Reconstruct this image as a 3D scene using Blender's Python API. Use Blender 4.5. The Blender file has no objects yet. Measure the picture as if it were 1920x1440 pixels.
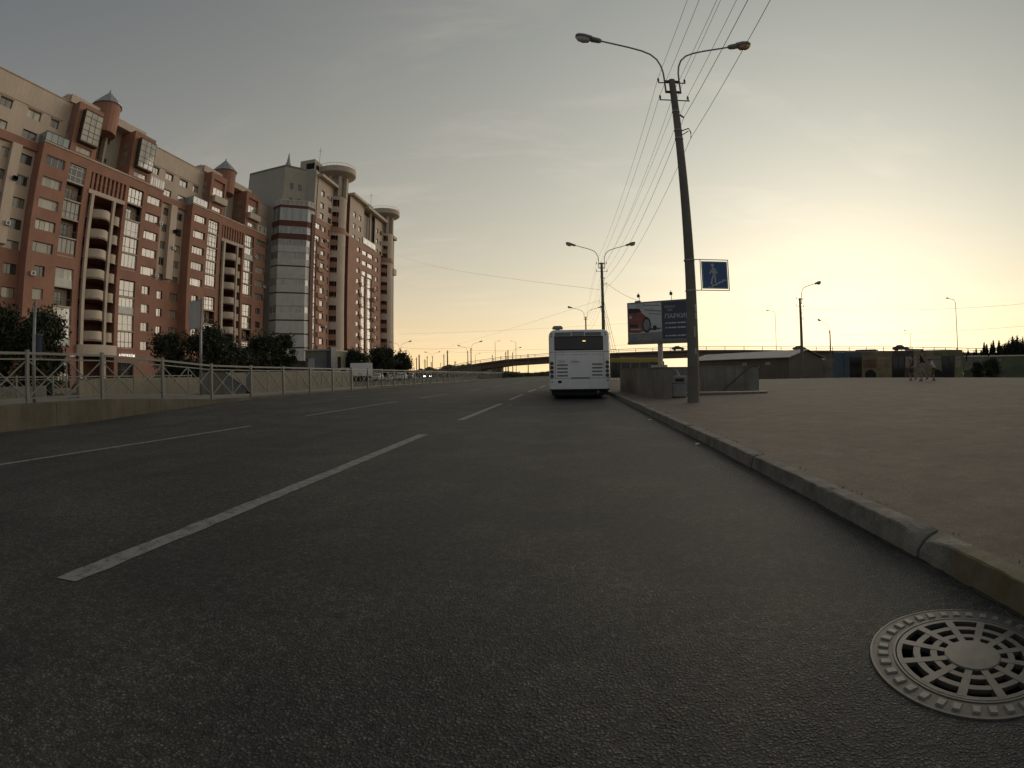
import bpy, bmesh, math, random
from mathutils import Vector, Matrix

scene = bpy.context.scene
C = scene.collection
PI = math.pi

# ------------------------------------------------------------------ camera
# small action camera on the carriageway, 1.1 m above the asphalt, wide equidistant fisheye lens
cam_d = bpy.data.cameras.new('camera')
cam = bpy.data.objects.new('camera', cam_d)
C.objects.link(cam)
scene.camera = cam
scene.render.engine = 'CYCLES'
cam_d.type = 'PANO'
_pc = cam_d if hasattr(cam_d, 'panorama_type') else cam_d.cycles
_pc.panorama_type = 'FISHEYE_LENS_POLYNOMIAL'
_pc.fisheye_polynomial_k0 = 0.0
_pc.fisheye_polynomial_k1 = -1.0 / 18.75
_pc.fisheye_polynomial_k2 = 0.0
_pc.fisheye_polynomial_k3 = 0.0
_pc.fisheye_polynomial_k4 = 0.0
_pc.fisheye_fov = math.radians(200)
cam_d.sensor_fit = 'HORIZONTAL'
cam_d.sensor_width = 36.0
cam_d.sensor_height = 27.0
cam_d.clip_start = 0.05
cam_d.clip_end = 6000
EYE = 1.1
YAW, PITCH, ROLL = 0.1, -0.0203, -0.0146


def _turn(v):
    x, y, z = v
    c, s = math.cos(ROLL), math.sin(ROLL)
    x, z = c * x - s * z, s * x + c * z
    c, s = math.cos(PITCH), math.sin(PITCH)
    y, z = c * y - s * z, s * y + c * z
    c, s = math.cos(YAW), math.sin(YAW)
    x, y = c * x - s * y, s * x + c * y
    return Vector((x, y, z))


_r, _f, _u = _turn((1, 0, 0)), _turn((0, 1, 0)), _turn((0, 0, 1))
cam.matrix_world = Matrix(((_r.x, _u.x, -_f.x, 0), (_r.y, _u.y, -_f.y, 0), (_r.z, _u.z, -_f.z, EYE), (0, 0, 0, 1)))

# ------------------------------------------------------------------ sky, sun, exposure
SUN_AZ = 0.52        # radians right of +Y
SUN_EL = math.radians(2.0)
SDIR = Vector((math.sin(SUN_AZ) * math.cos(SUN_EL), math.cos(SUN_AZ) * math.cos(SUN_EL), math.sin(SUN_EL)))

world = bpy.data.worlds.new('World')
scene.world = world
world.use_nodes = True
nt = world.node_tree
nt.nodes.clear()


class NT:
    """small helper to write node graphs as expressions"""
    def __init__(self, tree):
        self.t = tree

    def n(self, typ, **kw):
        nd = self.t.nodes.new(typ)
        for k, v in kw.items():
            setattr(nd, k, v)
        return nd

    def put(self, sock, v):
        if isinstance(v, bpy.types.NodeSocket):
            self.t.links.new(v, sock)
        elif isinstance(v, (tuple, list)) and sock.type == 'RGBA' and len(v) == 3:
            sock.default_value = (*v, 1)
        else:
            sock.default_value = v

    def math(self, op, a, b=0.0, c=None, clamp=False):
        nd = self.n('ShaderNodeMath', operation=op, use_clamp=clamp)
        self.put(nd.inputs[0], a)
        self.put(nd.inputs[1], b)
        if c is not None:
            self.put(nd.inputs[2], c)
        return nd.outputs[0]

    def vmath(self, op, a, b=(0, 0, 0), scale=None):
        nd = self.n('ShaderNodeVectorMath', operation=op)
        self.put(nd.inputs[0], a)
        self.put(nd.inputs[1], b)
        if scale is not None:
            self.put(nd.inputs['Scale'], scale)
        return nd.outputs['Value'] if op in ('DOT_PRODUCT', 'LENGTH') else nd.outputs[0]

    def mix(self, fac, a, b, blend='MIX'):
        nd = self.n('ShaderNodeMix', data_type='RGBA', blend_type=blend)
        self.put(nd.inputs[0], fac)
        self.put(nd.inputs[6], a)
        self.put(nd.inputs[7], b)
        return nd.outputs[2]

    def ramp(self, fac, stops):
        nd = self.n('ShaderNodeValToRGB')
        self.put(nd.inputs[0], fac)
        e = nd.color_ramp.elements
        while len(e) < len(stops):
            e.new(0.5)
        for el, (p, c) in zip(e, stops):
            el.position = p
            el.color = (c, c, c, 1) if not isinstance(c, (tuple, list)) else (*c[:3], 1)
        return nd.outputs[0]

    def noise(self, vec, scale, detail=3, rough=0.5, dist=0.0):
        nd = self.n('ShaderNodeTexNoise')
        self.put(nd.inputs['Vector'], vec)
        self.put(nd.inputs['Scale'], scale)
        self.put(nd.inputs['Detail'], detail)
        self.put(nd.inputs['Roughness'], rough)
        self.put(nd.inputs['Distortion'], dist)
        return nd.outputs[0]


w = NT(nt)
tc = w.n('ShaderNodeTexCoord')
D = tc.outputs['Generated']
sep = w.n('ShaderNodeSeparateXYZ')
w.put(sep.inputs[0], D)
zc = w.math('MAXIMUM', sep.outputs[2], 0.0)
el = w.math('ARCSINE', zc)
cosg = w.math('MINIMUM', w.vmath('DOT_PRODUCT', D, tuple(SDIR)), 1.0)
gam = w.math('ARCCOSINE', cosg)
sky = w.n('ShaderNodeTexSky', sky_type='NISHITA')
sky.sun_disc = False
sky.sun_elevation = math.radians(0.5)
sky.sun_rotation = SUN_AZ
sky.air_density = 1.0
sky.dust_density = 3.0
sky.ozone_density = 1.0
SKY_NISHITA = 0.06


def expo(x, h):
    return w.math('EXPONENT', w.math('MULTIPLY', x, -1.0 / h))


def scaled(col, f):
    return w.vmath('SCALE', col, scale=f)


# thin high cloud veil lit by the low sun: layers that fall off with height and with angle from the sun
gs = w.math('SQRT', w.math('ADD', w.math('MULTIPLY', gam, gam), 0.02))
back = w.math('MULTIPLY', w.math('SUBTRACT', gam, 1.0), 0.8, clamp=True)          # 0 towards the sunset, 1 in the sky behind
band = w.mix(back, (0.565, 0.492, 0.36), (0.405, 0.405, 0.40))
veil = w.vmath('ADD', (0.036, 0.048, 0.064), scaled(band, expo(el, 0.30)))
veil = w.vmath('ADD', veil, scaled((0.64, 0.66, 0.50), expo(gs, 0.36)))
veil = w.vmath('ADD', veil, scaled((0.345, 0.335, 0.305), expo(gs, 0.80)))
away = w.math('MULTIPLY', w.math('SUBTRACT', 1.0, expo(gs, 0.7)), w.math('SUBTRACT', 1.0, back))
veil = w.vmath('ADD', veil, scaled((0.56, 0.10, -0.22), w.math('MULTIPLY', away, expo(el, 0.08))))
veil = w.vmath('ADD', veil, scaled((0.05, 0.02, -0.19), w.math('MULTIPLY', expo(el, 0.16), expo(gs, 0.7))))
# cirrus wisps on a high flat layer
inv = w.math('DIVIDE', 1.0, w.math('ADD', zc, 0.06))
plane = w.vmath('SCALE', D, scale=inv)
mp = w.n('ShaderNodeMapping')
w.put(mp.inputs['Vector'], plane)
mp.inputs['Rotation'].default_value = (0, 0, 0.6)
mp.inputs['Scale'].default_value = (1.3, 2.8, 1.0)
mp.inputs['Location'].default_value = (1.3, 0.4, 0)
cl = w.noise(mp.outputs[0], 0.9, 7, 0.62, 0.6)
cl2 = w.noise(plane, 0.8, 3, 0.5, 0.2)
clf = w.math('MULTIPLY', w.ramp(cl, [(0.50, 0.0), (0.74, 1.0)]), w.ramp(cl2, [(0.42, 0.0), (0.62, 1.0)]))
veil = w.vmath('ADD', veil, scaled((0.080, 0.058, 0.047), clf))
streak = w.n('ShaderNodeMapping')
w.put(streak.inputs['Vector'], D)
streak.inputs['Scale'].default_value = (2.2, 2.2, 38.0)
st = w.noise(streak.outputs[0], 1.3, 4, 0.55, 0.4)
low = w.math('MULTIPLY', expo(el, 0.14), w.math('SUBTRACT', st, 0.5))
veil = w.vmath('MULTIPLY', veil, w.vmath('ADD', (1, 1, 1), scaled((0.12, 0.18, 0.22), low)))
bg1 = w.n('ShaderNodeBackground')
w.put(bg1.inputs[0], sky.outputs[0])
bg1.inputs[1].default_value = SKY_NISHITA
bg2 = w.n('ShaderNodeBackground')
w.put(bg2.inputs[0], veil)
bg2.inputs[1].default_value = 1.0
add = w.n('ShaderNodeAddShader')
nt.links.new(bg1.outputs[0], add.inputs[0])
nt.links.new(bg2.outputs[0], add.inputs[1])
out = w.n('ShaderNodeOutputWorld')
nt.links.new(add.outputs[0], out.inputs[0])

sun_d = bpy.data.lights.new('sun', 'SUN')
sun_d.energy = 1.2
sun_d.angle = math.radians(50)
sun_d.color = (1.0, 0.85, 0.70)
sun = bpy.data.objects.new('sun', sun_d)
C.objects.link(sun)
sun.rotation_euler = SDIR.to_track_quat('Z', 'Y').to_euler()

vs = scene.view_settings
vs.view_transform = 'Standard'
vs.look = 'None'
vs.exposure = 0.0
vs.gamma = 1.0
vs.use_curve_mapping = False
scene.cycles.max_bounces = 6
scene.cycles.diffuse_bounces = 3
scene.cycles.glossy_bounces = 3
scene.cycles.transparent_max_bounces = 6

# ------------------------------------------------------------------ helpers
random.seed(7)


# parts whose pieces stand apart are linked piece by piece
SINGLE = {'coping', 'stair_door', 'bay_window_slab', 'roof_block_cheek', 'eaves', 'arm_bracket', 'pole_clamp', 'panel_seam', 'saloon_light', 'rear_axle', 'roof_unit', 'banner_arm',
          'flank_window', 'gutter_seam', 'lift_house_vent', 'recess_wall', 'terrace_screen', 'terrace_rail', 'border', 'pictogram'}


class MB:
    """collects boxes, tubes and prisms; build() links them as ONE mesh object"""
    def __init__(self):
        self.v, self.f = [], []

    def add(self, vs_, fs_):
        o = len(self.v)
        self.v += [tuple(p) for p in vs_]
        self.f += [tuple(i + o for i in f) for f in fs_]
        return self

    def box(self, x0, x1, y0, y1, z0, z1):
        return self.add([(x0, y0, z0), (x1, y0, z0), (x1, y1, z0), (x0, y1, z0), (x0, y0, z1), (x1, y0, z1), (x1, y1, z1), (x0, y1, z1)],
                        [(0, 3, 2, 1), (4, 5, 6, 7), (0, 1, 5, 4), (1, 2, 6, 5), (2, 3, 7, 6), (3, 0, 4, 7)])

    def bar(self, p, q, w_, h_=None, up=(0, 0, 1)):
        """box beam from p to q"""
        h_ = h_ or w_
        p, q = Vector(p), Vector(q)
        d = (q - p).normalized()
        s = d.cross(Vector(up))
        if s.length < 1e-4:
            s = d.cross(Vector((1, 0, 0)))
        s.normalize()
        t = s.cross(d)
        vs_ = []
        for c in (p, q):
            for a, b in ((-1, -1), (1, -1), (1, 1), (-1, 1)):
                vs_.append(c + s * (a * w_ / 2) + t * (b * h_ / 2))
        return self.add(vs_, [(3, 2, 1, 0), (4, 5, 6, 7), (0, 1, 5, 4), (1, 2, 6, 5), (2, 3, 7, 6), (3, 0, 4, 7)])

    def tube(self, pts, r, n=8, caps=True):
        """round tube through pts; r is one radius or a list"""
        pts = [Vector(p) for p in pts]
        m = len(pts)
        rs = r if isinstance(r, (list, tuple)) else [r] * m
        vs_, fs_ = [], []
        ref = Vector((0, 0, 1))
        d0 = (pts[1] - pts[0]).normalized()
        if abs(d0.dot(ref)) > 0.9:
            ref = Vector((1, 0, 0))
        for i in range(m):
            a = pts[max(i - 1, 0)]
            b = pts[min(i + 1, m - 1)]
            d = (b - a).normalized()
            s = d.cross(ref)
            if s.length < 1e-3:
                s = d.cross(Vector((0, 1, 0)))
            s.normalize()
            t = s.cross(d)
            ref = t.cross(s) * 0 + ref
            for k in range(n):
                an = 2 * PI * k / n
                vs_.append(pts[i] + (s * math.cos(an) + t * math.sin(an)) * rs[i])
        for i in range(m - 1):
            for k in range(n):
                k2 = (k + 1) % n
                fs_.append((i * n + k, i * n + k2, (i + 1) * n + k2, (i + 1) * n + k))
        if caps:
            fs_.append(tuple(range(n - 1, -1, -1)))
            fs_.append(tuple((m - 1) * n + k for k in range(n)))
        return self.add(vs_, fs_)

    def ell(self, c, rx, ry, rz, n=12, m=8):
        vs_, fs_ = [], []
        for i in range(m + 1):
            th = PI * i / m
            for k in range(n):
                a = 2 * PI * k / n
                vs_.append((c[0] + rx * math.sin(th) * math.cos(a), c[1] + ry * math.sin(th) * math.sin(a), c[2] + rz * math.cos(th)))
        for i in range(m):
            for k in range(n):
                k2 = (k + 1) % n
                fs_.append((i * n + k, (i + 1) * n + k, (i + 1) * n + k2, i * n + k2))
        return self.add(vs_, fs_)

    def loft(self, rings, caps=True):
        n = len(rings[0])
        vs_ = [p for r in rings for p in r]
        fs_ = []
        for i in range(len(rings) - 1):
            for k in range(n):
                k2 = (k + 1) % n
                fs_.append((i * n + k, i * n + k2, (i + 1) * n + k2, (i + 1) * n + k))
        if caps:
            fs_.append(tuple(range(n - 1, -1, -1)))
            fs_.append(tuple((len(rings) - 1) * n + k for k in range(n)))
        return self.add(vs_, fs_)

    def prism(self, poly, z0, z1):
        """plan polygon (x, y) extruded from z0 to z1"""
        n = len(poly)
        return self.add([(x, y, z0) for x, y in poly] + [(x, y, z1) for x, y in poly],
                        [tuple(range(n - 1, -1, -1)), tuple(range(n, 2 * n))] + [(i, (i + 1) % n, n + (i + 1) % n, n + i) for i in range(n)])

    def mesh(self, name, mat, smooth=False):
        me = bpy.data.meshes.new(name)
        me.from_pydata(self.v, [], self.f)
        me.update()
        if mat:
            me.materials.append(mat)
        if smooth:
            me.polygons.foreach_set('use_smooth', [True] * len(me.polygons))
        return me

    def islands(self):
        par = list(range(len(self.v)))

        def find(i):
            while par[i] != i:
                par[i] = par[par[i]]
                i = par[i]
            return i
        for f in self.f:
            for i in f[1:]:
                par[find(i)] = find(f[0])
        groups = {}
        for f in self.f:
            groups.setdefault(find(f[0]), []).append(f)
        out_ = []
        for fs_ in groups.values():
            b_ = MB()
            ids = sorted({i for f in fs_ for i in f})
            mp_ = {i: k for k, i in enumerate(ids)}
            b_.v = [self.v[i] for i in ids]
            b_.f = [tuple(mp_[i] for i in f) for f in fs_]
            out_.append(b_)
        return out_

    def build(self, name, mat, parent=None, smooth=False, bevel=0.0, loc=None, segs=2):
        if name in SINGLE:
            parts_ = self.islands()
            if len(parts_) > 1:
                return [p.build(name, mat, parent, smooth, bevel, loc, segs) for p in parts_][0]
        o = bpy.data.objects.new(name, self.mesh(name, mat, smooth))
        C.objects.link(o)
        if parent:
            o.parent = parent
        if loc:
            o.location = loc
        if bevel:
            b = o.modifiers.new('bevel', 'BEVEL')
            b.width = bevel
            b.segments = segs
            b.limit_method = 'ANGLE'
            b.angle_limit = math.radians(40)
        return o


def tag(o, label=None, cat=None, group=None, kind=None):
    if label:
        o['label'] = label
    if cat:
        o['category'] = cat
    if group:
        o['group'] = group
    if kind:
        o['kind'] = kind
    return o


def thing(name, label, cat, loc=(0, 0, 0), rz=0.0, group=None):
    o = bpy.data.objects.new(name, None)
    C.objects.link(o)
    o.empty_display_size = 0.3
    o.location = loc
    o.rotation_euler = (0, 0, rz)
    return tag(o, label, cat, group)


def link_mesh(name, me, parent=None, loc=(0, 0, 0), rz=0.0):
    o = bpy.data.objects.new(name, me)
    C.objects.link(o)
    o.parent = parent
    o.location = loc
    o.rotation_euler = (0, 0, rz)
    return o


def copy_tree(o, parent=None):
    c = o.copy()
    C.objects.link(c)
    c.parent = parent
    for ch in o.children:
        copy_tree(ch, c)
    return c


def interp(x, pts):
    if x <= pts[0][0]:
        return pts[0][1]
    for (a, b), (c, d) in zip(pts, pts[1:]):
        if x <= c:
            t = (x - a) / (c - a)
            return b + (d - b) * t
    return pts[-1][1]


# ------------------------------------------------------------------ materials
def material(name, col, rough=0.7, var=0.25, scale=1.5, bump=0.0, bscale=30.0, metal=0.0, spec=0.5, fine=0.0, fscale=60.0, col2=None, coat=0.0,
             emit=None, estr=0.0, stain=0.0, bdist=0.01):
    m = bpy.data.materials.new(name)
    m.use_nodes = True
    t = NT(m.node_tree)
    b = m.node_tree.nodes['Principled BSDF']
    tcn = t.n('ShaderNodeTexCoord')
    P = tcn.outputs['Object']
    c = (*col, 1)
    sock = None
    if var:
        nz = t.noise(P, scale, 5, 0.6)
        f = t.ramp(nz, [(0.3, 0.0), (0.7, 1.0)])
        a = tuple(x * (1 - var) for x in col)
        bb = col2 if col2 else tuple(min(1, x * (1 + var)) for x in col)
        sock = t.mix(f, a, bb)
    if stain:
        # vertical dirt runs
        mpn = t.n('ShaderNodeMapping')
        t.put(mpn.inputs['Vector'], P)
        mpn.inputs['Scale'].default_value = (2.4, 2.4, 0.22)
        sn = t.noise(mpn.outputs[0], 1.6, 5, 0.62, 0.3)
        sf = t.math('MULTIPLY', t.ramp(sn, [(0.48, 0.0), (0.72, 1.0)]), stain)
        sock = t.mix(sf, sock if sock else c, tuple(x * 0.55 for x in col))
    if fine:
        fz = t.noise(P, fscale, 2, 0.5)
        k = t.math('MULTIPLY_ADD', t.math('SUBTRACT', fz, 0.5), fine * 2, 1.0)
        base = sock if sock else c
        sock = t.vmath('SCALE', base, scale=k)
    if sock is not None:
        t.put(b.inputs['Base Color'], sock)
    else:
        b.inputs['Base Color'].default_value = c
    b.inputs['Roughness'].default_value = rough
    b.inputs['Metallic'].default_value = metal
    b.inputs['Specular IOR Level'].default_value = spec
    if coat:
        b.inputs['Coat Weight'].default_value = coat
        b.inputs['Coat Roughness'].default_value = 0.1
    if emit:
        b.inputs['Emission Color'].default_value = (*emit, 1)
        b.inputs['Emission Strength'].default_value = estr
    if bump:
        bn = t.noise(P, bscale, 4, 0.6)
        bm_ = t.n('ShaderNodeBump')
        bm_.inputs['Strength'].default_value = bump
        bm_.inputs['Distance'].default_value = bdist
        t.put(bm_.inputs['Height'], bn)
        t.put(b.inputs['Normal'], bm_.outputs[0])
    return m


def asphalt(name, dark, light, patch, grain=68.0, bump=0.7, rough=0.78, spec=0.3, bdist=0.006, speck=1.45):
    """rolled asphalt: single stones of mixed size in colour and relief, worn wheel tracks, oil stains, dusty patches"""
    m = bpy.data.materials.new(name)
    m.use_nodes = True
    t = NT(m.node_tree)
    b = m.node_tree.nodes['Principled BSDF']
    P = t.n('ShaderNodeTexCoord').outputs['Object']
    warp = t.n('ShaderNodeTexNoise')
    t.put(warp.inputs['Vector'], P)
    warp.inputs['Scale'].default_value = grain * 0.5
    Pw = t.vmath('ADD', P, t.vmath('SCALE', warp.outputs['Color'], scale=0.010))

    def stones(sc_):
        vor = t.n('ShaderNodeTexVoronoi', feature='F1')
        t.put(vor.inputs['Vector'], Pw)
        vor.inputs['Scale'].default_value = sc_
        body = t.ramp(vor.outputs['Distance'], [(0.18, 1.0), (0.58, 0.0)])
        sp = t.n('ShaderNodeSeparateColor')
        t.put(sp.inputs[0], vor.outputs['Color'])
        return body, sp.outputs[0]
    b1, r1 = stones(grain)
    b2_, r2 = stones(grain * 2.1)
    big = t.noise(P, 0.55, 6, 0.68)
    mid = t.noise(P, 2.7, 5, 0.65)
    oil = t.noise(P, 1.3, 4, 0.6, 0.5)
    mpn = t.n('ShaderNodeMapping')
    t.put(mpn.inputs['Vector'], P)
    mpn.inputs['Scale'].default_value = (0.75, 0.035, 1.0)
    lane = t.noise(mpn.outputs[0], 1.0, 4, 0.55)
    c = t.mix(t.ramp(lane, [(0.36, 0.0), (0.64, 1.0)]), dark, light)
    c = t.mix(t.math('MULTIPLY', t.ramp(big, [(0.46, 0.0), (0.68, 1.0)]), 0.75), c, patch)
    c = t.mix(t.math('MULTIPLY', t.ramp(oil, [(0.64, 0.0), (0.78, 1.0)]), 0.45), c, tuple(x * 0.5 for x in dark))
    c = t.vmath('SCALE', c, scale=t.math('MULTIPLY_ADD', t.math('SUBTRACT', mid, 0.5), 0.8, 1.0))
    clump = t.noise(P, 16.0, 7, 0.78)
    c = t.vmath('SCALE', c, scale=t.math('MULTIPLY_ADD', t.math('SUBTRACT', clump, 0.5), 2.6 * speck, 1.0))
    k1 = t.math('MULTIPLY', b1, t.math('MULTIPLY_ADD', t.math('MULTIPLY', r1, r1), 1.5 * speck, 0.10))
    k2 = t.math('MULTIPLY', b2_, t.math('MULTIPLY_ADD', t.math('MULTIPLY', r2, r2), 1.1 * speck, 0.05))
    c = t.vmath('SCALE', c, scale=t.math('ADD', t.math('ADD', k1, k2), 0.90 - 0.30 * speck))
    t.put(b.inputs['Base Color'], c)
    b.inputs['Roughness'].default_value = rough
    b.inputs['Specular IOR Level'].default_value = spec
    h = t.math('ADD', t.math('MULTIPLY', b1, t.math('ADD', r1, 0.3)), t.math('MULTIPLY', b2_, 0.45))
    bm_ = t.n('ShaderNodeBump')
    bm_.inputs['Strength'].default_value = bump
    bm_.inputs['Distance'].default_value = bdist
    t.put(bm_.inputs['Height'], h)
    bb2 = t.n('ShaderNodeBump')
    bb2.inputs['Strength'].default_value = 0.25
    bb2.inputs['Distance'].default_value = 0.05
    t.put(bb2.inputs['Height'], t.noise(P, 1.1, 3, 0.5))
    t.put(bb2.inputs['Normal'], bm_.outputs[0])
    t.put(b.inputs['Normal'], bb2.outputs[0])
    return m


def glass(name, col, rough=0.05, ior=1.95, var=0.35, wob=0.04):
    """window pane seen from outside: dark room or curtain behind, sky mirrored in slightly uneven glass"""
    m = bpy.data.materials.new(name)
    m.use_nodes = True
    t = NT(m.node_tree)
    b = m.node_tree.nodes['Principled BSDF']
    oi = t.n('ShaderNodeObjectInfo')
    P = t.n('ShaderNodeTexCoord').outputs['Object']
    rnd = oi.outputs['Random']
    off = t.vmath('ADD', P, t.vmath('SCALE', (7.0, 3.0, 11.0), scale=rnd))
    mpn = t.n('ShaderNodeMapping')
    t.put(mpn.inputs['Vector'], off)
    mpn.inputs['Scale'].default_value = (1.0, 1.0, 0.25)
    cz = t.noise(mpn.outputs[0], 1.1, 1, 0.4)
    k = t.math('MULTIPLY_ADD', rnd, var * 2, 1 - var)
    c = t.vmath('SCALE', t.mix(t.ramp(cz, [(0.42, 0.0), (0.56, 1.0)]), tuple(x * 0.7 for x in col), col), scale=k)
    t.put(b.inputs['Base Color'], c)
    b.inputs['Roughness'].default_value = rough
    b.inputs['IOR'].default_value = ior
    bm_ = t.n('ShaderNodeBump')
    bm_.inputs['Strength'].default_value = wob
    bm_.inputs['Distance'].default_value = 0.3
    t.put(bm_.inputs['Height'], t.noise(off, 0.45, 2, 0.5))
    t.put(b.inputs['Normal'], bm_.outputs[0])
    return m


M = {}
M['asphalt'] = asphalt('asphalt', (0.039, 0.041, 0.037), (0.059, 0.060, 0.053), (0.125, 0.111, 0.086), bump=1.0, bdist=0.008, spec=0.4, rough=0.72)
M['plaza'] = asphalt('dusty_asphalt', (0.196, 0.160, 0.124), (0.216, 0.177, 0.137), (0.245, 0.206, 0.162), grain=60, bump=0.3, rough=0.9, spec=0.15, bdist=0.004, speck=0.28)
M['paving'] = material('pale_paving', (0.20, 0.18, 0.145), 0.85, 0.3, 0.8, 0.3, 25, fine=0.2)
M['soil'] = material('dry_ground', (0.085, 0.08, 0.055), 0.95, 0.4, 0.15, 0.4, 5, fine=0.3, fscale=9)
M['grass'] = material('rough_grass', (0.055, 0.068, 0.028), 0.95, 0.45, 0.3, 0.6, 12, fine=0.4, fscale=14)
M['kerb'] = material('kerb_concrete', (0.185, 0.172, 0.142), 0.88, 0.42, 4.5, 0.9, 38, fine=0.45, fscale=70, bdist=0.014)
M['concrete'] = material('concrete', (0.20, 0.18, 0.145), 0.85, 0.22, 1.2, 0.35, 18, fine=0.15, stain=0.55)
M['concrete_dark'] = material('weathered_concrete', (0.21, 0.195, 0.165), 0.88, 0.28, 1.1, 0.35, 18, fine=0.15, stain=0.8)
M['pole'] = material('pole_concrete', (0.155, 0.14, 0.115), 0.85, 0.2, 1.5, 0.3, 30, fine=0.15, stain=0.4)
M['steel'] = material('galvanised_steel', (0.30, 0.30, 0.29), 0.5, 0.15, 4, metal=0.6)
M['dark_steel'] = material('dark_steel', (0.06, 0.06, 0.058), 0.55, 0.2, 4, metal=0.3)
M['fence_paint'] = material('fence_paint', (0.155, 0.158, 0.135), 0.5, 0.15, 3.0, 0.1, 40)
M['paint'] = None
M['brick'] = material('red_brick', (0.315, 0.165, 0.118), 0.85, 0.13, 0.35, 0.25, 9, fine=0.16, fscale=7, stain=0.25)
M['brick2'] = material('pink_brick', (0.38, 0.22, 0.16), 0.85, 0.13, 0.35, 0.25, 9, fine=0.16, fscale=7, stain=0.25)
M['brick_dark_and_shade'] = material('dark_red_brick_and_shade', (0.13, 0.055, 0.042), 0.85, 0.15, 0.4, 0.2, 9, fine=0.15, fscale=7)  # dark brick bands; inside the stair bays it also paints in shade
M['beige'] = material('beige_render', (0.54, 0.45, 0.375), 0.9, 0.09, 0.25, 0.1, 8, stain=0.30, fine=0.06, fscale=5)
M['grey_render'] = material('grey_render', (0.40, 0.37, 0.315), 0.9, 0.08, 0.25, 0.1, 8, stain=0.30)
M['trim'] = material('pale_trim', (0.50, 0.425, 0.35), 0.8, 0.1, 0.6)
M['white_frame'] = material('white_frame', (0.62, 0.60, 0.55), 0.45, 0.08, 2)
M['brown_frame'] = material('brown_frame', (0.060, 0.042, 0.030), 0.5, 0.2, 2)
M['zinc'] = material('zinc_roof', (0.36, 0.36, 0.35), 0.4, 0.15, 1.0, metal=0.5)
M['pane_dark'] = glass('dark_pane', (0.05, 0.05, 0.045))
M['pane_mid'] = glass('curtain_and_reflection_pane', (0.27, 0.25, 0.205))  # curtain tone, lightened further to paint in some sky reflection
M['pane_pale'] = glass('pale_curtain_pane', (0.42, 0.39, 0.32))
M['pane_blue'] = glass('blue_grey_pane', (0.29, 0.32, 0.32), rough=0.12)
M['white_panel'] = material('white_panel', (0.52, 0.54, 0.52), 0.5, 0.12, 0.8, stain=0.2)
M['black'] = material('black_rubber', (0.012, 0.012, 0.012), 0.75, 0.2, 6)
M['void'] = material('opening_shade', (0.010, 0.0095, 0.009), 0.95, 0.2, 4)  # near-black colour puts the shade of the gully holes into the shaft

# ================================================================== the ground, road, kerb, square
def curve_x(y):
    return 0.0 if y < 75 else 5.0 * ((y - 75) / 70.0) ** 2


BANK = [(0, 0.02), (8, 0.03), (10, 0.05), (12.7, 0.14), (15.8, 0.21), (18.5, 0.245), (24, 0.245), (35, 0.19), (56, 0.09), (88, 0.0)]


def road_z(x, y):
    t = min(max((-x - 3.0) / 9.1, 0.0), 1.0)
    return interp(y, BANK) * t * t


def sheet(name, mat, xs, ys, zf, dx=None, skip=None, kind='structure', parent=None):
    b = MB()
    idx = {}
    for j, y in enumerate(ys):
        for i, x in enumerate(xs):
            xx = x + (dx(y) if dx else 0.0)
            idx[i, j] = len(b.v)
            b.v.append((xx, y, zf(x, y)))
    for j in range(len(ys) - 1):
        for i in range(len(xs) - 1):
            if skip and skip(i, j):
                continue
            b.f.append((idx[i, j], idx[i + 1, j], idx[i + 1, j + 1], idx[i, j + 1]))
    o = b.build(name, mat, parent)
    if kind and not parent:
        o['kind'] = kind
    return o


gb = MB()
ring = [(1200 * math.cos(2 * PI * k / 48), 1200 * math.sin(2 * PI * k / 48), -0.35) for k in range(48)]
gb.add(ring, [tuple(range(48))])
gb.build('ground', M['soil'])['kind'] = 'structure'

MH = (1.62, 1.46)      # gully cover in the gutter
HX0, HX1, HY0, HY1 = 1.12, 2.13, 0.95, 1.97
xs = [-12.14, -11, -10, -9, -8, -7, -6, -5, -4, -3, -1.5, 0, HX0, HX1]
ys = [-30, -15, -6, -2, 0, HY0, HY1, 3, 4, 5, 6, 7, 8, 9, 10, 11, 12, 13, 14, 15, 16, 17, 18, 19, 20, 22, 24, 27, 30, 35, 40, 46, 52, 58, 65, 75] + \
     [82, 90, 98, 106, 114, 122, 130, 140, 150, 160, 175, 190, 210, 240]
jh = ys.index(HY0)
road = sheet('road', M['asphalt'], xs, ys, road_z, curve_x, skip=lambda i, j: i == len(xs) - 2 and j == jh)
# the piece of road round the gully: a plate with a round hole
pb = MB()
angs = sorted([2 * PI * k / 40 for k in range(40)] + [math.atan2(y - MH[1], x - MH[0]) % (2 * PI) for x in (HX0, HX1) for y in (HY0, HY1)])
for a in angs:
    c, s = math.cos(a), math.sin(a)
    pb.v.append((MH[0] + 0.435 * c, MH[1] + 0.435 * s, 0.0))
    tt = min(((HX1 if c > 0 else HX0) - MH[0]) / c if abs(c) > 1e-6 else 9, ((HY1 if s > 0 else HY0) - MH[1]) / s if abs(s) > 1e-6 else 9)
    pb.v.append((MH[0] + tt * c, MH[1] + tt * s, 0.0))
for k in range(len(angs)):
    k2 = (k + 1) % len(angs)
    pb.f.append((2 * k, 2 * k + 1, 2 * k2 + 1, 2 * k2))
pb.build('road_patch', M['asphalt'], road)

# gully cover -------------------------------------------------------------
M['iron'] = material('cast_iron', (0.066, 0.062, 0.053), 0.55, 0.3, 8, 0.35, 120, metal=0.25, fine=0.25, fscale=180, bdist=0.003)
M['iron_worn'] = material('worn_iron', (0.100, 0.094, 0.080), 0.5, 0.25, 9, 0.25, 120, metal=0.3, fine=0.2, fscale=180, bdist=0.003)
gully = thing('gully_cover', 'round cast iron gully grate in the asphalt beside the kerb', 'manhole cover', (MH[0], MH[1], 0.0), 0.22)


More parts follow.
